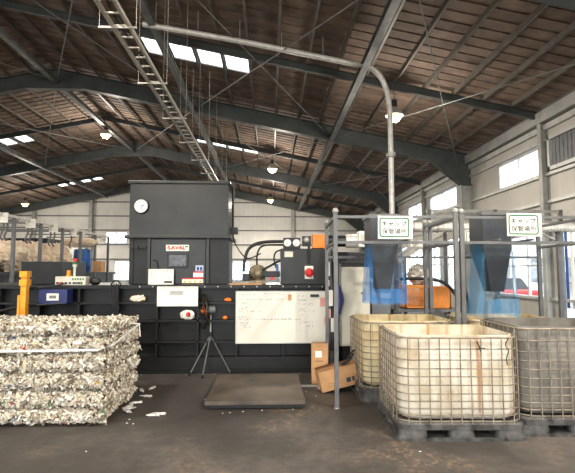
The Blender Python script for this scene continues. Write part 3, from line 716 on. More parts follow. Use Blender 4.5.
# orange gloves, cans and scraps on the chamber ribs
def blob(name, label, cat, x, y, Y, sx, sz, sy, m, seed, amp=.35, freq=2.2, group=None):
    bm = B(); bmesh.ops.create_icosphere(bm, subdivisions=3, radius=1); crumple(bm, amp, freq, seed)
    bmesh.ops.scale(bm, vec=(sx, sy, sz), verts=bm.verts[:]); p = P(x, y, Y)
    zmin = min(v.co.z for v in bm.verts); bmesh.ops.translate(bm, verts=bm.verts[:], vec=(p.x, Y, p.z-zmin))
    return tag(obj(name, bm, m, smooth=True), label, cat, group)
def on_rib(z): return z+.016
o = blob('work_glove', 'orange work glove on the upper press rib right of the fan', 'glove', 228, 301.3, 7.53, .06, .03, .04, M['orange'], 2)
o.location.z += on_rib(zz[0])-P(228, 301.3, 7.53).z
o = blob('work_glove', 'orange work glove on the second press rib right of the fan', 'glove', 225, 320, 7.53, .04, .03, .04, M['orange'], 4)
o.location.z += on_rib(zz[1])-P(225, 320, 7.53).z
o = blob('rag_bundle', 'crumpled white and red rag left of the fan on the press rib', 'rag', 187.5, 320.5, 7.53, .11, .075, .06, M['paper'], 6)
o.location.z += on_rib(zz[1])-P(187.5, 320.5, 7.53).z
bm = B(); bmesh.ops.create_icosphere(bm, subdivisions=2, radius=.035); crumple(bm, .02, 20, 3); bmesh.ops.translate(bm, verts=bm.verts[:], vec=OR[o]+Vector((.02, -.05, .01))); obj('red_patch', bm, M['red'], o, 'red patch')
o = blob('rag_bundle', 'tan crumpled sack scrap on the press rib above the bale', 'rag', 138, 303, 7.53, .12, .05, .06, M['sack'], 8)
o.location.z += on_rib(zz[0])-P(138, 303, 7.53).z
# ------------------------------------------------------------------ left end of the press: dark box, control panel, blue box
bm = B(); z0 = ZD; bbox(bm, P(21, 275, 8.0).x, 8.0, z0, P(62, 275, 8.0).x, 9.0, P(40, 261.5, 8.0).z, .01); tag(obj('feed_housing', bm, M['press']), 'plain dark steel housing on the left end of the press deck', 'housing')
t = thing('control_panel', 'cream control panel box with coloured buttons on the press deck', 'control panel', (P(70, 287, 7.55).x, 7.6, ZD))
bm = B(); RB(bm, 55, 276.5, 85.5, 287.2, 7.52, .16, .01); obj('panel_box', bm, M['cream'], t)
for k, (x, m) in enumerate(((57.5, 'black'), (60, 'red'), (62.5, 'black'), (66, 'black'), (70, 'blue'), (74, 'black'), (76.5, 'green'), (79, 'black'), (81.5, 'green'))):
    p = P(x, 283, 7.52); bm = B(); lathe(bm, [(.018, 0), (.016, .02)], 10, face_y((p.x, 7.52, p.z))); obj('button', bm, M[m], t)
for k in range(5):
    small('green_tag', 72+2.6*k, 278.2, 73.4+2.6*k, 280, 7.512, M['green'], t, .01)
t = thing('signal_beacon', 'small red over green signal beacon on the press deck', 'signal lamp', (P(74, 275, 7.75).x, 7.75, ZD))
p = P(75, 262, 7.75); zb0 = ZD
bm = B(); lathe(bm, [(.02, zb0), (.02, p.z-.08), (.035, p.z-.08), (.035, p.z-.04)], 12, Matrix.Translation((p.x, 7.75, 0))); obj('beacon_base', bm, M['cream'], t)
for m, a in (('green', -.04), ('red', .01)):
    bm = B(); lathe(bm, [(.033, p.z+a), (.033, p.z+a+.05)], 14, Matrix.Translation((p.x, 7.75, 0))); obj('beacon_lens', bm, M[m], t)
t = thing('cable_gland_cone', 'small yellow funnel on the deck left of the beacon', 'funnel', (P(68.5, 275, 7.72).x, 7.72, ZD))
p = P(69, 270, 7.85); bm = B(); lathe(bm, [(.1, ZD), (.08, ZD+.1), (.035, ZD+.16), (.03, ZD+.24)], 14, Matrix.Translation((p.x, 7.85, 0))); obj('cone', bm, M['yellow'], t)
t = thing('blue_junction_box', 'navy blue box with white plate below the control panel', 'junction box', (P(52, 303, 7.3).x, 7.3, P(52, 303.5, 7.3).z))
bm = B(); RB(bm, 38.5, 289.5, 67, 303.5, 7.28, .22, .01); bb = obj('box_body', bm, M['navy'], t); small('label_plate', 46.5, 293.5, 58.5, 300.5, 7.27, M['paper'], bb, .012); small('printed_mark', 49, 295.5, 56, 298.5, 7.266, M['greysheet'], bb, .004)
for (x, y, l) in ((112, 289, 'black cable hank hanging from the deck edge left of the hopper'),):
    bm = B()
    for q in range(4):
        p = P(x+2.2*q, y, 7.42); tube(bm, smooth_pts([P(x+2.2*q, 284, 7.46), P(x+2.2*q-1, 289, 7.42), P(x+2*q+.5, 300+2*q, 7.42), P(x+2*q+1.5, 309, 7.42)]), .01, 6)
    tube(bm, smooth_pts([P(110, 287, 7.43), P(113, 282, 7.44), P(118, 281, 7.44), P(122, 286, 7.43)]), .012, 6)
    tag(obj('cable_hank', bm, M['rubber'], smooth=True), l, 'cable')
t = blob('work_gloves', 'dark work gloves lying on the deck right of the control panel', 'gloves', 95, 286, 7.62, .09, .06, .06, M['rubber'], 11)
t.location.z += ZD-P(95, 286, 7.62).z
bm = B(); a = P(-8, 289, 7.2); tube(bm, smooth_pts([Vector((P(-8, 290, 7.2).x-.1, 7.2, .02)), P(-8, 305, 7.2), P(-8, 290, 7.2), P(20, 288.5, 7.2), P(45, 287, 7.3), P(66, 283.5, 7.4)]), .012, 6); tube(bm, smooth_pts([P(-8, 313, 7.2), P(15, 308, 7.2), P(40, 305, 7.25), P(66, 303.5, 7.3)]), .02, 6)
tag(obj('hydraulic_hose', bm, M['rubber'], smooth=True), 'black hoses sagging in front of the dark housing at left', 'hose')
# yellow guide post
t = thing('guard_post', 'yellow orange upright post with two sleeves behind the bale', 'post', (P(22, 390, 7.0).x, 7.0, 0))
gx = P(23.5, 290, 7.0).x
bm = B(); bbox(bm, gx-.03, 6.97, 0, gx+.05, 7.07, P(22, 273, 7).z, .008); obj('post', bm, M['yellow'], t)
for y in (272.5, 281): 
    bm = B(); z = P(22, y, 7).z; bbox(bm, gx-.045, 6.95, z-.07, gx+.065, 7.09, z+.02, .008); obj('sleeve', bm, M['yellow'], t)
bm = B(); bbox(bm, gx-.08, 6.99, 0, gx-.045, 7.05, P(22, 295, 7).z, .008); obj('side_bar', bm, M['yellow'], t)
# ------------------------------------------------------------------ sack rack at left
RX = -5.85; RH = 2.83
def atx(px, X):
    d = P(px, 250, 1.0); return X/d.x
ys = [atx(x, RX) for x in (13, 40, 62, 80, 95, 108)]
t = thing('sack_rack', 'long grey tube rack with hanging cards in front of the tan sacks', 'rack', (RX, 13.4, 0))
for y in [9.1]+ys:
    bm = B(); box(bm, RX-.035, y-.035, 0, RX+.035, y+.035, RH); obj('post', bm, M['rack'], t)
bm = B(); box(bm, RX-.03, 7.9, RH, RX+.03, ys[-1]+.035, RH+.06); obj('top_rail', bm, M['duct'], t)
for y in ys+[9.1]:
    bm = B(); box(bm, RX-2.2, y-.02, RH-.0, RX-.03, y+.02, RH+.04); obj('cross_rail', bm, M['rack'], t)
bm = B(); box(bm, RX-.03, 7.9, .95, RX+.03, ys[-1]+.035, 1.0); obj('lower_rail', bm, M['rack'], t)
rr_ = random.Random(9)
for px in (1, 5, 26, 30, 49, 53, 70):
    Y = atx(px, RX-.3); bm = B(); tube(bm, smooth_pts([(RX-.3, Y, RH-.02), (RX-.28, Y+.03, RH-.2), (RX-.33, Y, RH-.42), (RX-.3, Y+.06, RH-.5)]), .022, 6); box(bm, RX-.33, Y-.02, RH-.06, RX-.03, Y+.02, RH-.02); obj('hanging_strap', bm, M['rack'], t)
for x, y in ((1, 'f'), (29.5, 0), (52.5, 0), (73, 0), (81, 0), (103, 0)):
    Y = max(9.6, atx(x, RX)); t2 = thing('card_tag', 'white card hanging from the sack rack rail, %s' % {1: 'at the photo left edge', 29.5: 'second from the left', 52.5: 'third from the left', 73: 'fourth from the left', 81: 'fifth from the left', 103: 'last at the far end'}[x], 'card', (RX+.05, Y, RH-.1), 'cards hanging on the sack rack')
    s = .12 if x < 60 else .09
    bm = B(); box(bm, RX+.035-.02, Y-.05, RH-.02, RX+.05, Y-.04, RH+.05); obj('clip', bm, M['rack'], t2)
    bm = B(); bbox(bm, RX+.03-s, Y-.06, RH-.16, RX+.03+s, Y-.05, RH+.06, .003); obj('card', bm, M['paper'], t2)
    bm = B(); scribble(bm, RX+.03-s*.6, RX+.03+s*.6, RH-.02, Y-.063, .02, rr_); scribble(bm, RX+.03-s*.6, RX+.03+s*.6, RH-.1, Y-.063, .02, rr_); obj('handwriting', bm, M['ink'], t2)
    t2.location.x += 0
# bench that carries the sacks
t = thing('sack_platform', 'dark steel platform carrying the tan sacks', 'platform', (-9, 13.5, 0))
PZ = 1.6
bm = B(); box(bm, -12.6, 10.0, PZ-.08, -6.1, 18.6, PZ); obj('platform_top', bm, M['press'], t)
bm = B(); box(bm, -12.5, 10.1, .1, -6.2, 18.5, PZ-.08); obj('platform_skirt', bm, M['black'], t)
for x in (-12.4, -6.3):
    for y in (10.2, 14.2, 18.3): bm = B(); box(bm, x-.06, y-.06, 0, x+.06, y+.06, PZ-.08); obj('leg', bm, M['black'], t)
sp = [(-6.9, 10.75, .95, .62), (-7.9, 11.6, .9, .75), (-6.8, 12.2, .75, .7), (-7.8, 13.2, .85, .85), (-6.75, 13.5, .7, .72), (-9.2, 12.0, .9, .8), (-6.8, 14.7, .65, .72), (-8.4, 14.6, .8, .8), (-10.4, 13.6, .95, .85)]
sl = ['tan bulk sack nearest, at the photo left edge', 'tan bulk sack behind the nearest one, folded high', 'tan bulk sack behind the second rack post', 'big creased tan sack in the rear row', 'tan sack right of centre behind the third rack post',
      'tan bulk sack in the rear left of the platform', 'pinkish tan sack beside the blue barrel', 'tan sack rising behind the pinkish one', 'tan bulk sack at the back left corner of the pile']
for k, ((x, y, s, h), l) in enumerate(zip(sp, sl)):
    bm = B(); bmesh.ops.create_icosphere(bm, subdivisions=5, radius=1)
    for v in bm.verts:
        c = v.co; q = max(abs(c.x), abs(c.y), 1e-6); c.z *= .9
        n2 = math.hypot(c.x, c.y)
        if n2 > .05: f_ = min(1.22, 1/(max(abs(c.x), abs(c.y))/n2))**.8; c.x *= f_; c.y *= f_
    crumple(bm, .42, .95, k+1); crumple(bm, .2, 2.6, k+9)
    bmesh.ops.scale(bm, vec=(s*.66, s*.66, h*.62), verts=bm.verts[:])
    bm.verts.ensure_lookup_table(); zm = min(v.co.z for v in bm.verts)
    for v in bm.verts:
        if v.co.z < zm+h*.12: v.co.z = zm+h*.12
    bmesh.ops.translate(bm, verts=bm.verts[:], vec=(x, y, PZ-(zm+h*.12)))
    tag(obj('bulk_sack', bm, M['sack'], smooth=True), l, 'sack', 'tan bulk sacks on the platform')
bx0 = P(82.5, 258, 15.6)
t = thing('blue_barrel', 'blue plastic barrel on the platform end behind the rack', 'barrel', (bx0.x, 15.6, PZ))
bm = B(); prof = [(.2, 0), (.26, .02), (.27, .2), (.28, .22), (.27, .24), (.28, .45), (.29, .47), (.28, .49), (.27, .7), (.25, .78), (.1, .8)]
bt = P(84, 249, 15.6).z-PZ
lathe(bm, [(r, z*bt/.8) for r, z in prof], 28, Matrix.Translation((bx0.x, 15.6, PZ))); obj('barrel_body', bm, mat('bright blue barrel plastic', (64, 116, 188), .4, 0, .1, 4, .03), t, smooth=True)
bm = B(); lathe(bm, [(.05, PZ+bt), (.05, PZ+bt+.03)], 12, Matrix.Translation((bx0.x+.12, 15.6, 0))); obj('bung', bm, M['black'], t)
bm = B(); bmesh.ops.create_icosphere(bm, subdivisions=4, radius=1); crumple(bm, .25, 2.2, 22); bmesh.ops.scale(bm, vec=(.55, .35, .17), verts=bm.verts[:]); zmn = min(v.co.z for v in bm.verts)
bmesh.ops.translate(bm, verts=bm.verts[:], vec=(bx0.x-.1, 15.6, PZ+bt+.03-zmn)); tag(obj('folded_sack', bm, M['sack'], smooth=True), 'folded tan sack lying on top of the blue barrel', 'sack')
p = P(99, 268, 15.5); bm = B(); bbox(bm, p.x-.14, 15.3, PZ, p.x+.14, 15.7, P(99, 261, 15.3).z, .01)
tag(obj('cardboard_carton', bm, M['card']), 'upright tan carton right of the blue barrel', 'box')
# long dark machine far behind the sacks
bm = B(); bbox(bm, -17, 20, 0, -9.5, 21.5, 3.05, .05); box(bm, -16.8, 20.2, 3.05, -14, 21.3, 3.3); tag(obj('dark_conveyor', bm, M['black']), 'long dark machine standing behind the tan sacks', 'machine')
# ------------------------------------------------------------------ bale
BX1, BY0, BY1, BH = -1.74, 5.0, 6.1, 1.03
BX0 = -3.7
t = bale = thing('plastic_bale', 'big square bale of crushed clear bottles with white strap', 'bale', ((BX0+BX1)/2, (BY0+BY1)/2, 0))
lay = .185
def bale_pt(x, y, z):
    """push a point of the block out between the tie lines"""
    z += .018*noise.noise(Vector((x*2.3, y*2.3, round(z/lay)*3.1))); ph = (z/lay) % 1.0; bul = math.sin(math.pi*ph)**.6 if 0 < ph < 1 else 0
    return bul
rb = random.Random(12); b_ = B()
nx, ny, nz = 60, 34, 34
cxm, cym = (BX0+BX1)/2, (BY0+BY1)/2; hwx, hwy = (BX1-BX0)/2, (BY1-BY0)/2
def surf(u, v, face):
    if face == 'front': p = Vector((BX0+u*(BX1-BX0), BY0, v*BH)); n_ = Vector((0, -1, 0))
    elif face == 'right': p = Vector((BX1, BY0+u*(BY1-BY0), v*BH)); n_ = Vector((1, 0, 0))
    elif face == 'left': p = Vector((BX0, BY1-u*(BY1-BY0), v*BH)); n_ = Vector((-1, 0, 0))
    elif face == 'back': p = Vector((BX1-u*(BX1-BX0), BY1, v*BH)); n_ = Vector((0, 1, 0))
    else: p = Vector((BX0+u*(BX1-BX0), BY0+v*(BY1-BY0), BH)); n_ = Vector((0, 0, 1))
    return p, n_
def disp(p, n_):
    d = 0
    if n_.z < .5:
        d += .105*bale_pt(p.x, p.y, p.z)-.07
        d -= .10*max(0, .12-p.z)/.12
        if n_.x > .5: d += .05*noise.noise(p*2.5+Vector((3, 1, 9)))-.10*(1-p.z/BH)*((BY1-p.y)/(BY1-BY0))*0
    else:
        ex = min(p.x-BX0, BX1-p.x, p.y-BY0, BY1-p.y); d -= .06*max(0, .12-ex)/.12
        d += .02*noise.noise(p*3)
    return d+.02*noise.noise(p*7)+.012*noise.noise(p*18)
for face, nu, nv in (('front', 90, 50), ('right', 50, 50), ('left', 20, 20), ('back', 30, 20), ('top', 70, 40)):
    g_ = [[None]*(nv+1) for _ in range(nu+1)]
    for i in range(nu+1):
        for j in range(nv+1):
            p, n_ = surf(i/nu, j/nv, face); g_[i][j] = b_.verts.new(p+n_*(disp(p, n_)-.015))
    for i in range(nu):
        for j in range(nv): b_.faces.new((g_[i][j], g_[i+1][j], g_[i+1][j+1], g_[i][j+1]))
M['balecore'] = mat('compressed plastic core', (150, 140, 122), .5, 0, .5, 30, .6, dark=(58, 52, 45))  # dark tones put the shade of gaps between flakes into the colour
obj('bale_core', b_, M['balecore'], t)
b_ = B()
def flake(bm, p, n_, s, r_):
    tx = n_.orthogonal().normalized(); ty = n_.cross(tx); a = r_.uniform(0, math.pi); ux = tx*math.cos(a)+ty*math.sin(a); uy = n_.cross(ux)
    tilt = r_.uniform(-.7, .7); nn = (n_+ux*tilt+uy*r_.uniform(-.5, .5)).normalized(); ux = (ux-nn*ux.dot(nn)).normalized(); uy = nn.cross(ux)
    L, Wd = s*r_.uniform(.8, 1.5), s*r_.uniform(.35, .7); nu = 3; V = []
    for i in range(nu+1):
        row = []
        for j in (-1, 0, 1):
            q = p+ux*((i/nu-.5)*L)+uy*(j*Wd/2)+nn*((.35 if j == 0 else 0)*Wd*r_.uniform(.5, 1.4)+r_.uniform(-.12, .12)*s)
            row.append(bm.verts.new(q))
        V.append(row)
    for i in range(nu):
        for j in (0, 1): bm.faces.new((V[i][j], V[i+1][j], V[i+1][j+1], V[i][j+1]))
for face, cnt in (('front', 8500), ('right', 4000), ('top', 4200), ('left', 300), ('back', 300)):
    for _ in range(cnt):
        p, n_ = surf(rb.random(), rb.random(), face); d = disp(p, n_)
        if n_.z < .5 and bale_pt(p.x, p.y, p.z) < .5 and rb.random() < .85: continue
        flake(b_, p+n_*(d+rb.uniform(-.012, .014)), n_, rb.choice((rb.uniform(.02, .045), rb.uniform(.02, .045), rb.uniform(.03, .07))), rb)
for o_ in (): pass
for v in b_.verts:
    if v.co.z < .003: v.co.z = .003
obj('crushed_bottles', b_, M['flake'], t)['kind'] = 'stuff'
M['strap'] = mat('white plastic strap', (238, 236, 230), .4, 0, .05, 5, .05)
# strap round the bale at about two thirds height, knot at the right
zs = P(60, 351, BY0).z
bm = B(); off = .055
loop = [(BX0-off, BY0-off), (BX1-.05, BY0-off-.01), (BX1+off, BY0+.12), (BX1+off+.03, BY1-.12), (BX1-.05, BY1+off), (BX0, BY1+off)]
zs_ = [zs-.0, zs+.02, zs+.05, zs+.17, zs+.15, zs+.02]
for i in range(6):
    a = (*loop[i], zs_[i]); c = (*loop[(i+1) % 6], zs_[(i+1) % 6]); obox(bm, a, c, .006, .022)
obj('strap', bm, M['strap'], t)
for a, c in (((BX1+.09, BY1-.15, zs+.17), (BX1+.12, BY1-.2, zs+.02)), ((BX1+.1, BY1-.15, zs+.17), (BX1-.02, BY1-.5, zs+.24)), ((BX1+.07, BY1-.5, zs-.2), (BX1+.1, BY1-.35, zs-.32)), ((BX1+.06, BY1-.3, zs+.5-.02), (BX1+.12, BY1-.1, zs+.53))):
    bm = B(); obox(bm, a, c, .008, .02); obj('strap_end', bm, M['strap'], t)

for k, z in enumerate((lay, 2*lay, 3*lay, 4*lay, 5*lay)):
    bm = B(); o2 = .012
    lp = [Vector((x, y, z+.008*math.sin(9*(x+y)+k))) for x, y in [(BX0+(BX1-BX0)*i/16, BY0-o2-.006*math.sin(i*2.3+k)) for i in range(17)]+[(BX1+o2+.01*math.sin(i*1.9+k), BY0+(BY1-BY0)*i/8) for i in range(1, 9)]+[(BX1-(BX1-BX0)*i/8, BY1+o2) for i in range(1, 9)]+[(BX0-o2, BY1-(BY1-BY0)*i/5) for i in range(1, 5)]]
    tube(bm, lp, .003, 5, True); obj('tie_wire', bm, M['cage'], t)
# crushed bottles that fell off the bale
def bottle(seed):
    r_ = random.Random(seed); bm = B(); pr = [(q*.8, z*.75) for q, z in ((.012, 0), (.014, .025), (.012, .03), (.03, .06), (.034, .1), (.028, .13), (.034, .16), (.032, .2), (.01, .205))]
    lathe(bm, pr, 12); bmesh.ops.subdivide_edges(bm, edges=[e for e in bm.edges if e.calc_length() > .02], cuts=1)
    crumple(bm, .012, 22, seed); bmesh.ops.scale(bm, vec=(1, .55, 1), verts=bm.verts[:]); bmesh.ops.rotate(bm, cent=(0, 0, 0), matrix=Matrix.Rotation(R(90), 3, 'X') @ Matrix.Rotation(R(90*0), 3, 'Z'), verts=bm.verts[:])
    bmesh.ops.rotate(bm, cent=(0, 0, 0), matrix=Matrix.Rotation(R(r_.uniform(0, 360)), 3, 'Z'), verts=bm.verts[:])
    zm = min(v.co.z for v in bm.verts); bmesh.ops.translate(bm, verts=bm.verts[:], vec=(0, 0, -zm)); return bm
M['pet'] = mat('cloudy clear plastic', (214, 212, 206), .25, 0, .15, 12, .1)
def floorpt(x, y):
    d = RT*(x-287.5)+UP*(236.5-y)+FW*F; return d*(-CAMH/d.z)+Vector((0, 0, CAMH))
bl = ['nearest to the camera', 'lying furthest right', 'touching the bale corner', 'second from the bale corner', 'middle of the spill', 'behind the others', 'right of the rear ones', 'rear one by the press', 'tucked at the bale foot']
for k, (x, y) in enumerate(((146, 416.5), (152, 415), (131, 414), (136, 409), (129, 405), (140, 397), (149, 391), (143, 393), (124, 410))):
    p = floorpt(x, y); bm = bottle(k+3); bmesh.ops.translate(bm, verts=bm.verts[:], vec=(p.x, p.y, .001))
    tag(obj('crushed_bottle', bm, M['pet'], smooth=True), 'crushed clear bottle on the floor right of the bale, '+bl[k], 'bottle', 'crushed bottles spilled from the bale')
rl = random.Random(21)
scr = [(145, 369.8), (147, 370.5), (127, 423.5), (133, 424.2), (188, 372.3), (216, 371.5), (218, 380), (259, 375), (291, 377.7), (262, 410.7), (230, 413), (222.5, 413.6), (293, 409.6), (316, 396.5), (299, 371), (243, 412), (129.5, 419.8), (385, 399.6), (306, 392), (106, 424.6), (86, 452), (420, 452), (205, 400)]
for x, y in scr:
    p = floorpt(x, y)
    if y < 374: p.y = min(p.y, 7.38)
    bm = B(); bmesh.ops.create_icosphere(bm, subdivisions=1, radius=.009); crumple(bm, .004, 60, rl.random()*9); bmesh.ops.scale(bm, vec=(rl.uniform(.8, 1.7), 1, .4), verts=bm.verts[:])
    zm = min(v.co.z for v in bm.verts); bmesh.ops.translate(bm, verts=bm.verts[:], vec=(p.x, p.y, -zm+.001))
    tag(obj('plastic_scrap', bm, M['paper']), 'tiny white plastic scrap lying on the dark floor', 'scrap', 'white scraps on the floor')
# ------------------------------------------------------------------ steel floor plate (scale platform)
t = thing('floor_scale', 'low square steel platform on the floor in front of the press', 'platform', (-.18, 6.05, 0))
fl, fr = floorpt(204.5, 410.5), floorpt(302.5, 410.5); yb_ = 6.95; y0_ = fl.y
bm = B(); bbox(bm, fl.x, y0_, .055, fr.x+.04, yb_, .1, .006); obj('deck_plate', bm, M['plate'], t)
bm = B(); box(bm, fl.x+.03, y0_+.03, .012, fr.x+.01, yb_-.03, .055); obj('base_frame', bm, M['black'], t)
bm = B(); box(bm, fr.x+.06, 6.55, 0, fr.x+.32, 6.6, .02); box(bm, fr.x+.28, 6.4, 0, fr.x+.32, 6.75, .02); tag(obj('flat_bar', bm, M['steel']), 'flat steel bar on the floor between the platform and the cartons', 'bar')
# ------------------------------------------------------------------ tripod fan
fb = floorpt(210, 372); t = thing('tripod_fan', 'black industrial fan with orange blades on a tripod', 'fan', (fb.x, fb.y, 0))
hubz = P(211, 312, fb.y).z; piv = P(209.5, 335, fb.y).z; C0 = Vector((fb.x, fb.y, 0))
for x, y in ((202.3, 378.5), (194.5, 369.3), (234, 368.5)):
    f_ = floorpt(x, y); bm = B(); tube(bm, [(C0.x, C0.y, piv), (f_.x, min(f_.y, 7.3), .012)], .011, 8); l_ = obj('leg', bm, M['rack'], t)
    bm = B(); tube(bm, [(f_.x, min(f_.y, 7.3), 0), (f_.x+(C0.x-f_.x)*.06, min(f_.y, 7.3), .05)], .016, 8); obj('rubber_foot', bm, M['rubber'], l_)
bm = B(); tube(bm, [(C0.x, C0.y, piv-.12), (C0.x, C0.y, hubz+.02)], .014, 10); obj('pole', bm, M['steel'], t)
bm = B(); lathe(bm, [(.028, piv-.03), (.03, piv), (.024, piv+.05)], 12, Matrix.Translation((C0.x, C0.y, 0))); obj('tripod_collar', bm, M['rubber'], t)
bm = B(); z_ = P(210, 302+3, fb.y).z; bbox(bm, C0.x-.03, C0.y-.04, hubz-.05, C0.x+.03, C0.y+.03, hubz+.08, .01); obj('mounting_bracket', bm, M['black'], t)
hc = P(203.5, 311.5, fb.y-.03); hd = P(213.5, 307, fb.y); ax = Vector((-1, -.36, 0)).normalized()
rot = ax.to_track_quat('Z', 'Y').to_matrix().to_4x4()
mt = Matrix.Translation((hc.x, hc.y, hc.z)) @ rot
bm = B(); lathe(bm, [(.02, -.19), (.06, -.18), (.065, -.06), (.04, -.04)], 18, Matrix.Translation((hc.x, hc.y, hc.z+.03)) @ rot); obj('motor', bm, M['greysheet'], t, smooth=True)
bm = B(); fr_ = .27
def ring(bm, r_, z, w): tube(bm, [mt @ Vector((r_*math.cos(2*math.pi*k/28), r_*math.sin(2*math.pi*k/28), z)) for k in range(28)], w, 5, True)
for r_, z in ((fr_, 0), (.2, .05), (.12, .068), (.06, .075), (.2, -.05), (.12, -.06)): ring(bm, r_, z, .012 if r_ == fr_ else .005)
for k in range(24):
    a = 2*math.pi*k/24; c, s = math.cos(a), math.sin(a)
    tube(bm, [mt @ Vector((c*.05, s*.05, .076)), mt @ Vector((c*.2, s*.2, .05)), mt @ Vector((c*fr_, s*fr_, 0)), mt @ Vector((c*.2, s*.2, -.05)), mt @ Vector((c*.06, s*.06, -.065))], .0042, 4)
lathe(bm, [(.05, .074), (.05, .08)], 14, mt); obj('wire_guard', bm, M['black'], t)
for k in range(3):
    bm = B(); V = []
    for i in range(6):
        r_ = .03+.2*i/5; w = .25+.5*math.sin(math.pi*min(1, (i+1)/6)); row = []
        for j in range(5):
            a = 2*math.pi*k/3+w*(j/4-.5)*1.4; row.append(bm.verts.new(mt @ Vector((r_*math.cos(a), r_*math.sin(a), .03*(j/4-.5)))))
        V.append(row)
    for i in range(5):
        for j in range(4): bm.faces.new((V[i][j], V[i+1][j], V[i+1][j+1], V[i][j+1]))
    geo = bmesh.ops.solidify(bm, geom=bm.faces[:], thickness=.003); obj('blade', bm, M['orange'], t, 'orange fan blade')
bm = B(); lathe(bm, [(.035, -.03), (.035, .03), (.02, .045)], 14, mt); obj('hub', bm, M['orange'], t, 'orange hub', smooth=True)
bm = B(); tube(bm, smooth_pts([floorpt(234, 371), floorpt(246, 371), floorpt(252, 372.5), floorpt(246, 375), floorpt(256, 377)]), .006, 5); 
for v in bm.verts: v.co.z = max(v.co.z, .001); v.co.y = min(v.co.y, 7.4)
tag(obj('power_cord', bm, M['rubber']), 'thin black cord curling on the floor right of the fan', 'cord')
# ------------------------------------------------------------------ cardboard boxes
def carton(name, label, w, d, h, loc, rot=(0, 0, 0), flaps=False, tape='x'):
    t = thing(name, label, 'box', (0, 0, 0))
    bm = B(); wl_ = .006
    if flaps:
        for q in ((-w/2, -d/2, 0, w/2, -d/2+wl_, h), (-w/2, d/2-wl_, 0, w/2, d/2, h), (-w/2, -d/2, 0, -w/2+wl_, d/2, h), (w/2-wl_, -d/2, 0, w/2, d/2, h), (-w/2, -d/2, 0, w/2, d/2, wl_)): box(bm, *q)
    else: bbox(bm, -w/2, -d/2, 0, w/2, d/2, h, .006)
    o = obj('carton_body', bm, M['card'], t)
    if flaps:
        for (a, b1, c1) in (((-w/2, -d/2, h), (w/2, -d/2, h), (0, .12, .015)), ((-w/2, d/2, h), (w/2, d/2, h), (0, -.1, .03))):
            bm = B(); a = Vector(a); b1 = Vector(b1); c1 = Vector(c1); v = [bm.verts.new(q) for q in (a, b1, b1+c1, a+c1)]; bm.faces.new(v); bmesh.ops.solidify(bm, geom=bm.faces[:], thickness=.004); obj('flap', bm, M['card'], t)
    else:
        bm = B(); box(bm, -w/2-.001, -.025, h-.06, w/2+.001, .025, h+.001); obj('tape_strip', bm, M['tape'], t)
    bm = B(); r_ = random.Random(len(label))
    if h > w: box(bm, -w*.28, -d/2-.002, h*.66, w*.12, -d/2, h*.82); obj('shipping_label', bm, M['paper'], t)
    bm = B(); scribble(bm, -w*.3, w*.1, h*.35, -d/2-.002, .012, r_); scribble(bm, -w*.3, 0, h*.22, -d/2-.002, .012, r_)
    if h > w: box(bm, -w*.3, -d/2-.002, h*.56, w*.2, -d/2, h*.575); 
    else: box(bm, w*.18, -d/2-.002, h*.2, w*.3, -d/2, h*.42); box(bm, w*.33, -d/2-.002, h*.2, w*.4, -d/2, h*.42)
    obj('printed_mark', bm, M['tape'] if 0 else M['ink'], t)
    t.location = loc; t.rotation_euler = rot; return t
a = floorpt(320.5, 384.5); carton('cardboard_box', 'tall upright cardboard box with shipping label beside the rack post', .235, .2, .57, (a.x, a.y+.12, 0), (0, 0, R(-3)))
a = floorpt(321.5, 393); w_ = .52
t = carton('cardboard_box', 'open cardboard box tilted on its corner in front of the upright one', w_, .3, .27, (0, 0, 0), (0, 0, 0), True)
tl = R(-13); t.rotation_euler = (0, tl, R(4)); t.location = (a.x+math.cos(tl)*w_/2+.0, a.y+.15, .002-math.sin(tl)*w_/2)
bm = B(); c_ = Vector(t.location); tube(bm, smooth_pts([P(341, 365, 6.15), P(346, 361, 6.12), P(352, 352, 6.1), P(355, 350, 6.1)]), .013, 6); tube(bm, smooth_pts([P(341, 365, 6.15), P(347, 363, 6.12), P(354, 353, 6.1)]), .013, 6)
tag(obj('black_strap', bm, M['rubber'], smooth=True), 'black strap lying over the tilted open box', 'strap')
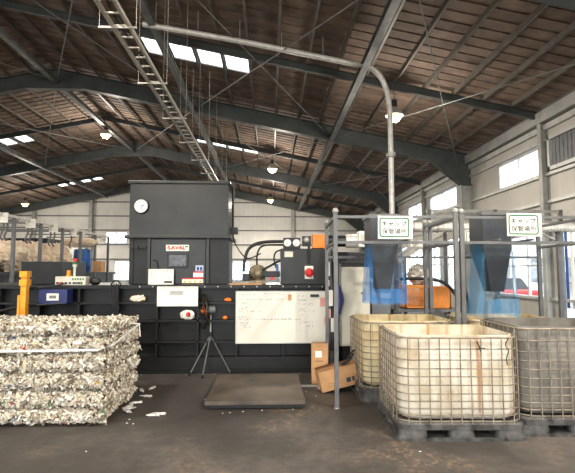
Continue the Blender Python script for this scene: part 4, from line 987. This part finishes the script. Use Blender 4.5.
# ------------------------------------------------------------------ intermediate bulk containers
def ibc(label, m, loc, rz, cage=True, grime=None):
    W_, D_ = 1.2, 1.0; hw, hd = W_/2, D_/2
    t = thing('bulk_container', label, 'container', (0, 0, 0), 'cut open caged bulk containers')
    bm = B()
    # pallet: rounded top frame, bottom rim, nine feet
    loft(bm, [rrect(hw+.02, hd+.02, .1, 4, .1), rrect(hw+.02, hd+.02, .1, 4, .15), rrect(hw-.0, hd-.0, .1, 4, .165)])
    loft(bm, [rrect(hw+.03, hd+.03, .1, 4, 0), rrect(hw+.03, hd+.03, .1, 4, .03)])
    for cx, sx in ((-hw+.13, .15), (0, .13), (hw-.13, .15)):
        for cy, sy in ((-hd+.12, .145), (0, .1), (hd-.12, .145)):
            loft(bm, [rrect(sx, sy, .05, 3, .03, cx, cy), rrect(sx-.01, sy-.01, .05, 3, .1, cx, cy)])
    obj('pallet', bm, M['pallet'], t, recenter=False)
    # tank: outer wall up, over the cut rim, inner wall down, inner floor
    loops = []; rs = .13
    for z, ins, wv in ((.17, .09, 0), (.2, .05, 0), (.26, .028, 0), (.6, .022, 0), (.9, .03, 0), (.985, .035, 1)):
        loops.append([(x, y, z+(.006*noise.noise(Vector((x*5, y*5, 1))) if wv else 0)) for x, y, _ in rrect(hw-ins, hd-ins, rs, 8)])
    for z, ins, wv in ((.985, .045, 1), (.9, .042, 0), (.3, .042, 0), (.235, .08, 0)):
        loops.append([(x, y, z+(.006*noise.noise(Vector((x*5, y*5, 1))) if wv else 0)) for x, y, _ in rrect(hw-ins, hd-ins, rs, 8)])
    bm = B(); loft(bm, loops)
    obj('tank', bm, m, t, smooth=True, recenter=False)
    bm = B()
    for k in range(11):
        z = .175+.79*(1-(0, .138, .27, .375, .47, .573, .675, .765, .852, .93, 1.0)[10-k]); r_ = .006 if k < 10 else .011
        tube(bm, rrect(hw-.004, hd-.004, .15, 5, z), r_, 6, True)
    def side(n, fx):
        for k in range(n): fx((k+.5)/n)
    def vx(u): 
        x = -hw+.15+(W_-.3)*u
        for s in (-1, 1): tube(bm, [(x, s*(hd+.008), .15), (x, s*(hd+.008), .965)], .006, 6)
    def vy(u):
        y = -hd+.15+(D_-.3)*u
        for s in (-1, 1): tube(bm, [(s*(hw+.008), y, .15), (s*(hw+.008), y, .965)], .006, 6)
    side(9, vx); side(7, vy)
    for sx in (-1, 1):
        for sy in (-1, 1):
            for a in (20, 70):
                x = sx*(hw-.15+.158*math.cos(R(a))); y = sy*(hd-.15+.158*math.sin(R(a))); tube(bm, [(x, y, .15), (x, y, .965)], .006, 6)
    obj('wire_cage', bm, M['cage'], t, recenter=False)
    t.location = loc; t.rotation_euler = (0, 0, rz); return t
def place_ibc(x, y, rz=-YAW):
    """floor point of the near left pallet corner"""
    a = floorpt(x, y); hw, hd = .63, .53; c, s = math.cos(rz), math.sin(rz)
    return (a.x+c*hw-s*hd, a.y+s*hw+c*hd, 0)
L1 = place_ibc(397, 441.5); c1 = ibc('cream stained open container in front centre right with rust streaks', M['tank'], L1, -YAW)
L2 = place_ibc(521, 437); c2 = ibc('grey open bulk container at the right edge', M['tankg'], (L2[0], L2[1], 0), -YAW)
c2.scale = (1, 1, 1.07)
L3 = (1.76, 6.27, 0); c3 = ibc('yellowed open container under the left cap chute', M['tanky'], L3, 0)
L4 = (3.2, 6.35, 0); c4 = ibc('yellowed open container behind under the right cap chute', M['tanky'], L4, 0)
# knot of black tie on the front container's cage and loop of twine
for (X_, pts) in (('a', [(477.5, 344), (479, 347), (481, 351), (479.5, 352)]), ('b', [(476, 346.5), (480, 349.5), (485, 350)])):
    pass
bm = B(); YF1 = L1[1]-.54
tube(bm, smooth_pts([P(476.5, 341, YF1), P(479, 346, YF1-.01), P(481, 352, YF1)]), .006, 5); tube(bm, [P(476, 349, YF1), P(485, 348, YF1)], .006, 5)
tag(obj('black_tie', bm, M['rubber']), 'black wire tie knotted on the front container cage', 'tie')
bm = B(); tube(bm, smooth_pts([P(508.5, 338, YF1), P(505.5, 345, YF1-.01), P(508.5, 351, YF1), P(506.5, 358, YF1-.01), P(507.5, 365, YF1)]), .005, 5)
tag(obj('loose_twine', bm, M['rubber']), 'loose dark twine hanging at the front container right corner', 'twine')
# heap of caps inside the left container
def heap(L, lab, n, seed):
    r_ = random.Random(seed); bm = B(); 
    for k in range(n):
        a = r_.uniform(0, 2*math.pi); q = math.sqrt(r_.random()); x = q*math.cos(a)*.5; y = q*math.sin(a)*.4; z = .82-.25*q*q+r_.uniform(-.01, .03)
        lathe(bm, [(.016, 0), (.016, .014)], 7, Matrix.Translation((L[0]+x, L[1]+y, z)) @ Matrix.Rotation(r_.uniform(-1, 1), 4, 'X') @ Matrix.Rotation(r_.uniform(-1, 1), 4, 'Y'))
    loft(bm, [rrect(.52, .42, .12, 4, .25, L[0], L[1]), rrect(.52, .42, .12, 4, .57, L[0], L[1]), rrect(.3, .22, .1, 4, .76, L[0], L[1]), rrect(.1, .08, .05, 4, .815, L[0], L[1])])
    tag(obj('bottle_caps', bm, M['flake']), lab, 'bottle caps', kind='stuff')
heap(L3, 'heap of loose plastic bottle caps inside the left yellowed container', 900, 5)
# ------------------------------------------------------------------ racks over the containers
RZ1 = P(420, 217.5, 5.6).z; RZ2 = P(420, 242.5, 5.6).z
def rack(x0, x1, y0, y1, label, mid=True):
    t = thing('collection_rack', label, 'rack', ((x0+x1)/2, (y0+y1)/2, 0), 'grey tube racks over the cap containers')
    w = .024
    for x in (x0, x1):
        for y in (y0, y1):
            bm = B(); box(bm, x-w, y-w, 0, x+w, y+w, RZ1+.06); p_ = obj('post', bm, M['rack'], t)
            bm = B(); lathe(bm, [(.036, 0), (.036, .008), (.026, .012)], 10, Matrix.Translation((x, y, 0))); obj('post_foot', bm, M['steel'], p_)
            bm = B(); lathe(bm, [(.036, RZ1+.05), (.042, RZ1+.07), (.025, RZ1+.1)], 10, Matrix.Translation((x, y, 0))); obj('post_cap', bm, M['steel'], p_)
    for z in (RZ1, RZ2):
        for y in (y0, y1):
            zr = z if y == y0 else (P(430, 257, y1).z if z == RZ2 else 0)
            if not zr: continue
            bm = B(); box(bm, x0+w, y-.012, zr-.022, x1-w, y+.012, zr+.012); obj('rail', bm, M['rack'], t)
        for x in (x0, x1): bm = B(); box(bm, x-.014, y0+w, z-.018, x+.014, y1-w, z+.018); obj('rail', bm, M['rack'], t)
    t.rotation_euler = (0, 0, -YAW); return t
xa = P(337, 330, 5.45).x; xb = P(457, 260, 5.45).x; xc = P(464.5, 260, 5.45).x
rack(xa+.025, xb+.025, 5.5, 6.75, 'grey tube rack over the left cap container with the left sign')
rack(xc+.03, xc+1.65, 5.5, 6.75, 'grey tube rack over the right cap container with the right sign')
# chutes
def chute(label, x0, x1, Y, ytop, ymid, ybot, bx0, bx1, d=.42):
    a, c = P(x0, ymid, Y), P(x1, ymid, Y); e, g_ = P(bx0, ybot, Y), P(bx1, ybot, Y); zt = P(x0, ytop, Y).z
    t = thing('cap_chute', label, 'chute', ((a.x+c.x)/2, Y+d/2, e.z))
    def rc(xa_, xb_, y0, y1, z): return [(xa_, y0, z), (xb_, y0, z), (xb_, y1, z), (xa_, y1, z)]
    i = .012
    bm = B(); loft(bm, [rc(a.x, c.x, Y, Y+d, zt), rc(a.x, c.x, Y, Y+d, a.z), rc(e.x, g_.x, Y+.1, Y+d-.1, e.z), rc(e.x+i, g_.x-i, Y+.1+i, Y+d-.1-i, e.z), rc(a.x+i, c.x-i, Y+i, Y+d-i, a.z), rc(a.x+i, c.x-i, Y+i, Y+d-i, zt)], ring=True)
    obj('chute_body', bm, M['chute'], t)
    bm = B()
    for z in (zt-.02,):
        for q in ((a.x-.02, Y-.02, c.x+.02, Y), (a.x-.02, Y+d, c.x+.02, Y+d+.02), (a.x-.02, Y, a.x, Y+d), (c.x, Y, c.x+.02, Y+d)): box(bm, q[0], q[1], z-.02, q[2], q[3], z+.02)
    obj('stiffening_collar', bm, M['rack'], t)
    # support bars resting on the rack rails
    bm = B()
    for xx_ in (a.x-.015, c.x+.015): box(bm, xx_-.012, 5.52, RZ2+.022, xx_+.012, Y+d, RZ2+.045)
    obj('support_bar', bm, M['rack'], t)
    return t
chute('blue grey tapered cap chute above the left yellowed container', 371, 398, 6.0, 214, 246, 293, 380, 392)
chute('blue grey tapered cap chute above the right container', 483.5, 511.5, 6.0, 212, 248, 292, 495, 508)
def net(label, x0, x1, Y, y0, y1, m, spread, seed, d=.6):
    a, c = P(x0, y0, Y), P(x1, y0, Y); zt, zb = a.z, P(x0, y1, Y).z; cx_ = (a.x+c.x)/2; hw = (c.x-a.x)/2
    bm = B(); N = 64; K = 24; V = []
    for j in range(K+1):
        u = j/K; row = []
        for k in range(N):
            th = 2*math.pi*k/N; rx = hw*(.82+spread*u); ry = d/2*(.8+spread*u)
            f = 1+.07*math.sin(9*th+2*math.sin(3*u+seed))*(.4+u)+.03*noise.noise(Vector((k*.5, u*4, seed)))
            cx2 = math.copysign(abs(math.cos(th))**.7, math.cos(th)); sy2 = math.copysign(abs(math.sin(th))**.7, math.sin(th))
            row.append(bm.verts.new((cx_+cx2*rx*f, Y+.21+sy2*ry*f, zt+(zb-zt)*u+.04*math.sin(4*th+seed)*(1-u)*(-1 if u < .2 else 0))))
        V.append(row)
    for j in range(K):
        for k in range(N):
            if j/K < .72 and abs((k+.5)/N-.75) < .13: continue      # the net is gathered open over the chute's front
            bm.faces.new((V[j][k], V[j][(k+1) % N], V[j+1][(k+1) % N], V[j+1][k]))
    tag(obj('mesh_net', bm, m, smooth=True), label, 'net')
net('blue mesh net hanging round the left cap chute into the container', 366.5, 408, 6.0, 243, 304, M['net'], .16, 1)
net('teal blue mesh net hanging round the right cap chute', 478, 519, 6.0, 243, 318, M['nett'], .2, 5)
# signs
def capsign(label, x0, y0, x1, y1, Y, tilt=0):
    a = P((x0+x1)/2, (y0+y1)/2, Y); w = P(x1, y0, Y).x-P(x0, y0, Y).x; h = P(x0, y0, Y).z-P(x0, y1, Y).z
    t = thing('cap_storage_sign', label, 'sign', (0, 0, 0), 'white and green cap storage signs')
    bm = B(); bbox(bm, -w/2, -.006, -h/2, w/2, .006, h/2, .003); obj('sign_board', bm, M['white'], t)
    bm = B(); r_ = .035; k_ = w*.047; ex = -.012
    o_ = [(x+ex, z) for x, z, _ in rrect(w*.435, h*.43, r_, 5)]; i_ = [(x+ex, z) for x, z, _ in rrect(w*.435-.017, h*.43-.017, r_-.015, 5)]
    loft(bm, [[(x, -.0075, z) for x, z in o_], [(x, -.0075, z) for x, z in i_], [(x, -.006, z) for x, z in i_], [(x, -.006, z) for x, z in o_]], ring=True); obj('green_border', bm, M['green'], t)
    for s, z, nm in (('キャップ', h*.165, 'lettering'), ('保管場所', -h*.165, 'lettering')):
        bm = text_bm(s, 1, (0, 0, 0), .02 if s[0] == 'キ' else .006); xs_ = [v.co.x for v in bm.verts]; zs2 = [v.co.z for v in bm.verts]
        sx = w*.72/(max(xs_)-min(xs_)); sz = h*.27/(max(zs2)-min(zs2)) if s[0] != 'キ' else h*.235/(max(zs2)-min(zs2)); mx = (max(xs_)+min(xs_))/2; mz = (max(zs2)+min(zs2))/2
        for v in bm.verts: v.co = Vector(((v.co.x-mx)*sx+ex, -.0085+(v.co.y)*.3, (v.co.z-mz)*sz+z))
        obj(nm, bm, M['black_ink'], t)
    bm = B()
    for x in (-w*.3, w*.3): box(bm, x-.006, .006, -h*.2, x+.006, .025, h*.2)
    obj('cable_tie', bm, M['rubber'], t)
    t.location = (a.x, Y, a.z); t.rotation_euler = (0, tilt, 0); return t
capsign('white sign with green border and black characters at the left, on the left rack', 378, 216, 412.5, 239, 5.44, R(.5))
capsign('white sign with green border and black characters at the right, on the right rack', 507, 213.3, 541.5, 236.3, 5.44, R(.5))
def smallsign(label, x0, y0, x1, y1, Y):
    a = P((x0+x1)/2, y1, Y); t = thing('notice_sign', label, 'sign', (a.x, Y, a.z)); bm = B(); RB(bm, x0, y0, x1, y1, Y, .01); bb = obj('sign_board', bm, M['paper'], t)
    bm = B(); r_ = random.Random(3); z = P(x0, (y0+y1)/2, Y).z; p, q = P(x0+4, y1, Y).x, P(x1-3, y1, Y).x; scribble(bm, p, q, z, Y-.003, .03, r_); obj('lettering', bm, M['ink'], t)
    bm = B(); RB(bm, x0+1, y0+.8, x1-1, y0+1.4, Y-.003, .003); RB(bm, x0+1, y0+.8, x0+1.6, y1, Y-.003, .003); obj('green_border', bm, M['green'], t)
    return t
smallsign('small pale notice behind the rack between the two cap signs, lower left one', 408.5, 240.5, 426, 246.5, 7.2)
smallsign('small pale notice behind the rack left of the right chute', 465, 230.5, 482.5, 242, 7.2)
# ------------------------------------------------------------------ back right: duct, conveyor, crates, hoses
t = thing('horizontal_duct', 'silver ribbed duct running level behind the cap signs', 'duct', (4.4, 7.6, 2.3))
p = P(394, 227.5, 7.6); q = P(600, 227.5, 7.6); zc = (p.z+q.z)/2
bm = B(); n = 60; prof = []
for k in range(n): prof += [(.072, k/n*(q.x-p.x)), (.08, (k+.5)/n*(q.x-p.x))]
lathe(bm, prof, 14, Matrix.Translation((p.x, 7.6, zc)) @ Matrix.Rotation(R(90), 4, 'Y')); obj('duct_run', bm, M['duct'], t, smooth=False)
for x in (412, 437, 460):
    bm = B(); pp = P(x, 227, 7.6); lathe(bm, [(.095, -.02), (.095, .02)], 14, Matrix.Translation((pp.x, 7.6, zc)) @ Matrix.Rotation(R(90), 4, 'Y')); obj('clamp_ring', bm, M['steel'], t)
for x in (396, 560):
    pp = P(x, 230, 7.6); bm = B(); box(bm, pp.x-.03, 7.63, 0, pp.x+.03, 7.69, zc-.05); box(bm, pp.x-.03, 7.55, zc-.09, pp.x+.03, 7.69, zc-.06); obj('stand', bm, M['rack'], t)
# frame of an inclined conveyor behind the duct
t = thing('inclined_conveyor', 'grey inclined conveyor frame rising behind the duct', 'conveyor', (4.5, 9.3, 0))
A1, A2 = P(398, 262, 9.2), P(462, 216, 9.2)
for yy in (9.2, 9.8):
    a = Vector((A1.x, yy, A1.z)); c = Vector((A2.x, yy, A2.z)); bm = B(); obox(bm, a, c, .05, .09); obj('side_beam', bm, M['steel'], t)
    for z0_, z1_ in ((.0, 0), ): pass
    for u in (.1, .9):
        p = a.lerp(c, u); bm = B(); box(bm, p.x-.03, yy-.03, 0, p.x+.03, yy+.03, p.z); obj('leg', bm, M['rack'], t)
bm = B(); a = Vector((A1.x, 9.5, A1.z+.02)); c = Vector((A2.x, 9.5, A2.z+.02)); obox(bm, a, c, .54, .02); obj('belt', bm, M['greysheet'], t)
for k in range(6):
    p = Vector((A1.x, 0, A1.z)).lerp(Vector((A2.x, 0, A2.z)), (k+.5)/6); bm = B(); tube(bm, [(p.x, 9.22, p.z-.05), (p.x, 9.78, p.z-.05)], .03, 8); obj('roller', bm, M['steel'], t)
t = thing('side_gantry', 'grey steel gantry of level bars beyond the racks at right', 'gantry', (5.2, 10.4, 0))
for z_ in (2.25, 2.75, 3.0):
    bm = B(); box(bm, 3.6, 10.37, z_-.035, 6.8, 10.43, z_+.035); obj('cross_bar', bm, M['steel'], t)
for x in (3.65, 5.2, 6.75): bm = B(); box(bm, x-.04, 10.36, 0, x+.04, 10.44, 3.04); obj('post', bm, M['rack'], t)
bm = B(); obox(bm, (3.7, 10.4, 2.3), (5.1, 10.4, 2.98), .04, .04); obox(bm, (5.3, 10.4, 2.98), (6.7, 10.4, 2.3), .04, .04); obj('diagonal_brace', bm, M['steel'], t)
# dark upright machine between racks
bm = B(); bbox(bm, P(466, 270, 8.2).x, 8.2, 0, P(484, 270, 8.2).x, 8.7, P(475, 244, 8.2).z, .02); tag(obj('grey_machine_column', bm, M['greysheet']), 'tall grey machine column left of the right chute', 'machine')
CYr = 8.6; tzt = P(428, 309, CYr).z
t = thing('steel_table', 'dark steel table carrying the orange crates', 'table', (P(430, 309, CYr).x, CYr+.3, 0))
tx0, tx1 = P(398, 309, CYr).x, P(462, 309, CYr).x; bm = B(); box(bm, tx0, CYr-.05, tzt-.05, tx1, CYr+.6, tzt); obj('table_top', bm, M['greysheet'], t)
for x in (tx0+.03, tx1-.03):
    for y in (CYr, CYr+.55): bm = B(); box(bm, x-.025, y-.025, 0, x+.025, y+.025, tzt-.05); obj('leg', bm, M['rack'], t)
def crate(label, x0, x1, y0, lattice):
    a, c = P(x0, 300, CYr), P(x1, 300, CYr); h = P(x0, y0, CYr).z-tzt; w = c.x-a.x; d = .36; th = .018
    t = thing('plastic_crate', label, 'crate', ((a.x+c.x)/2, CYr+d/2, tzt), 'orange plastic crates'); bm = B(); bx0_, bx1_, y0_, y1_, z0_ = a.x, c.x, CYr, CYr+d, tzt
    box(bm, bx0_, y0_, z0_, bx1_, y1_, z0_+.02)
    for yy in (y0_, y1_-th):
        box(bm, bx0_, yy, z0_+h-.04, bx1_, yy+th, z0_+h); box(bm, bx0_, yy, z0_, bx1_, yy+th, z0_+.04)
        for x in (bx0_, bx1_-.03): box(bm, x, yy, z0_, x+.03, yy+th, z0_+h)
        if lattice:
            nn = 7
            for k in range(-4, nn+4):
                for s in (1, -1):
                    x_ = bx0_+w*k/nn; p_ = Vector((x_, yy+th/2, z0_+.03)); q_ = Vector((x_+s*(h-.06), yy+th/2, z0_+h-.03))
                    # clip to the panel
                    for_ok = []
                    t0, t1 = 0, 1; dx = q_.x-p_.x
                    ta, tb = sorted(((bx0_+.02-p_.x)/dx, (bx1_-.02-p_.x)/dx)); t0, t1 = max(0, ta), min(1, tb)
                    if t1-t0 > .05: obox(bm, p_.lerp(q_, t0), p_.lerp(q_, t1), .012, .012, (0, 1, 0))
        else:
            box(bm, bx0_, yy+.006, z0_, bx1_, yy+.012, z0_+h)
            for k in range(1, 7): x = bx0_+w*k/7; box(bm, x-.008, yy-.004, z0_, x+.008, yy+th, z0_+h)
    for x in (bx0_, bx1_-th):
        box(bm, x, y0_, z0_, x+th, y1_, z0_+h)
    obj('crate_shell', bm, M['crate'], t)
    bm = B(); bbox(bm, bx0_-.01, y0_-.012, z0_+h-.012, bx1_+.01, y0_+.02, z0_+h+.008, .004); bbox(bm, bx0_-.01, y1_-.02, z0_+h-.012, bx1_+.01, y1_+.012, z0_+h+.008, .004); obj('rim', bm, M['crate'], t)
crate('orange lattice crate on the table, left one behind the net', 405.5, 427.5, 285.5, True)
crate('orange closed sided crate on the table, right one', 429, 451, 287, False)
bm = B(); bmesh.ops.create_icosphere(bm, subdivisions=4, radius=1); crumple(bm, .3, 1.9, 31); bmesh.ops.scale(bm, vec=(.2, .15, .2), verts=bm.verts[:]); p = P(419, 275, 8.75); zmn = min(v.co.z for v in bm.verts)
bmesh.ops.translate(bm, verts=bm.verts[:], vec=(p.x, 8.78, p.z)); tag(obj('silver_bag', bm, mat('silver white bag film', (206, 200, 190), .3, .3, .15, 6, .1), smooth=True), 'crumpled silvery bag filling the orange lattice crate', 'bag')
bm = B(); tube(bm, smooth_pts([P(400, 279, 8.1), P(420, 278.5, 8.1), P(440, 281, 8.0), P(452, 290, 7.95), P(461, 306, 7.9), P(464, 330, 7.9), Vector((P(464, 330, 7.9).x, 7.9, .03))]), .03, 10)
tag(obj('black_hose', bm, M['rubber'], smooth=True), 'thick black hose arching over the orange crates', 'hose')
bm = B(); tube(bm, smooth_pts([P(462, 276, 7.5), P(466, 292, 7.5), P(469, 306, 7.5), P(468, 322, 7.5), Vector((P(468, 330, 7.5).x, 7.5, .03))]), .022, 10)
tag(obj('black_hose', bm, M['rubber'], smooth=True), 'second black hose curving down left of the right chute', 'hose')
# white utility unit above the cream cabinet, right of the motor
t = thing('white_unit', 'small white box unit with vents behind the left chute', 'unit', (P(366, 250, 8.6).x, 8.6, 0))
bm = B(); RB(bm, 359, 231, 371, 247, 8.6, .3, .02); ub = obj('unit_body', bm, M['white'], t)
bm = B(); RB(bm, 361, 234, 369, 244, 8.585, .02, .01); obj('vent_panel', bm, M['cream'], ub)
pz = P(365, 247, 8.75).z; bm = B(); xx = P(365, 247, 8.75).x; box(bm, xx-.03, 8.9, 0, xx+.03, 8.96, pz); obj('stand', bm, M['rack'], t)
# ------------------------------------------------------------------ light
w = bpy.data.worlds.new('overcast sky'); SC.world = w; w.use_nodes = True
nt_ = w.node_tree; bg = nt_.nodes['Background']; bg.inputs['Color'].default_value = (.93, .97, 1.0, 1); bg.inputs['Strength'].default_value = 5.0
SC.view_settings.view_transform = 'Standard'; SC.view_settings.look = 'None'; SC.view_settings.gamma = 1; SC.view_settings.use_curve_mapping = False
SC.view_settings.exposure = 0.25
SC.cycles.use_denoising = True; SC.cycles.max_bounces = 8; SC.cycles.diffuse_bounces = 5; SC.cycles.transparent_max_bounces = 16
SC.cycles.sample_clamp_indirect = 6
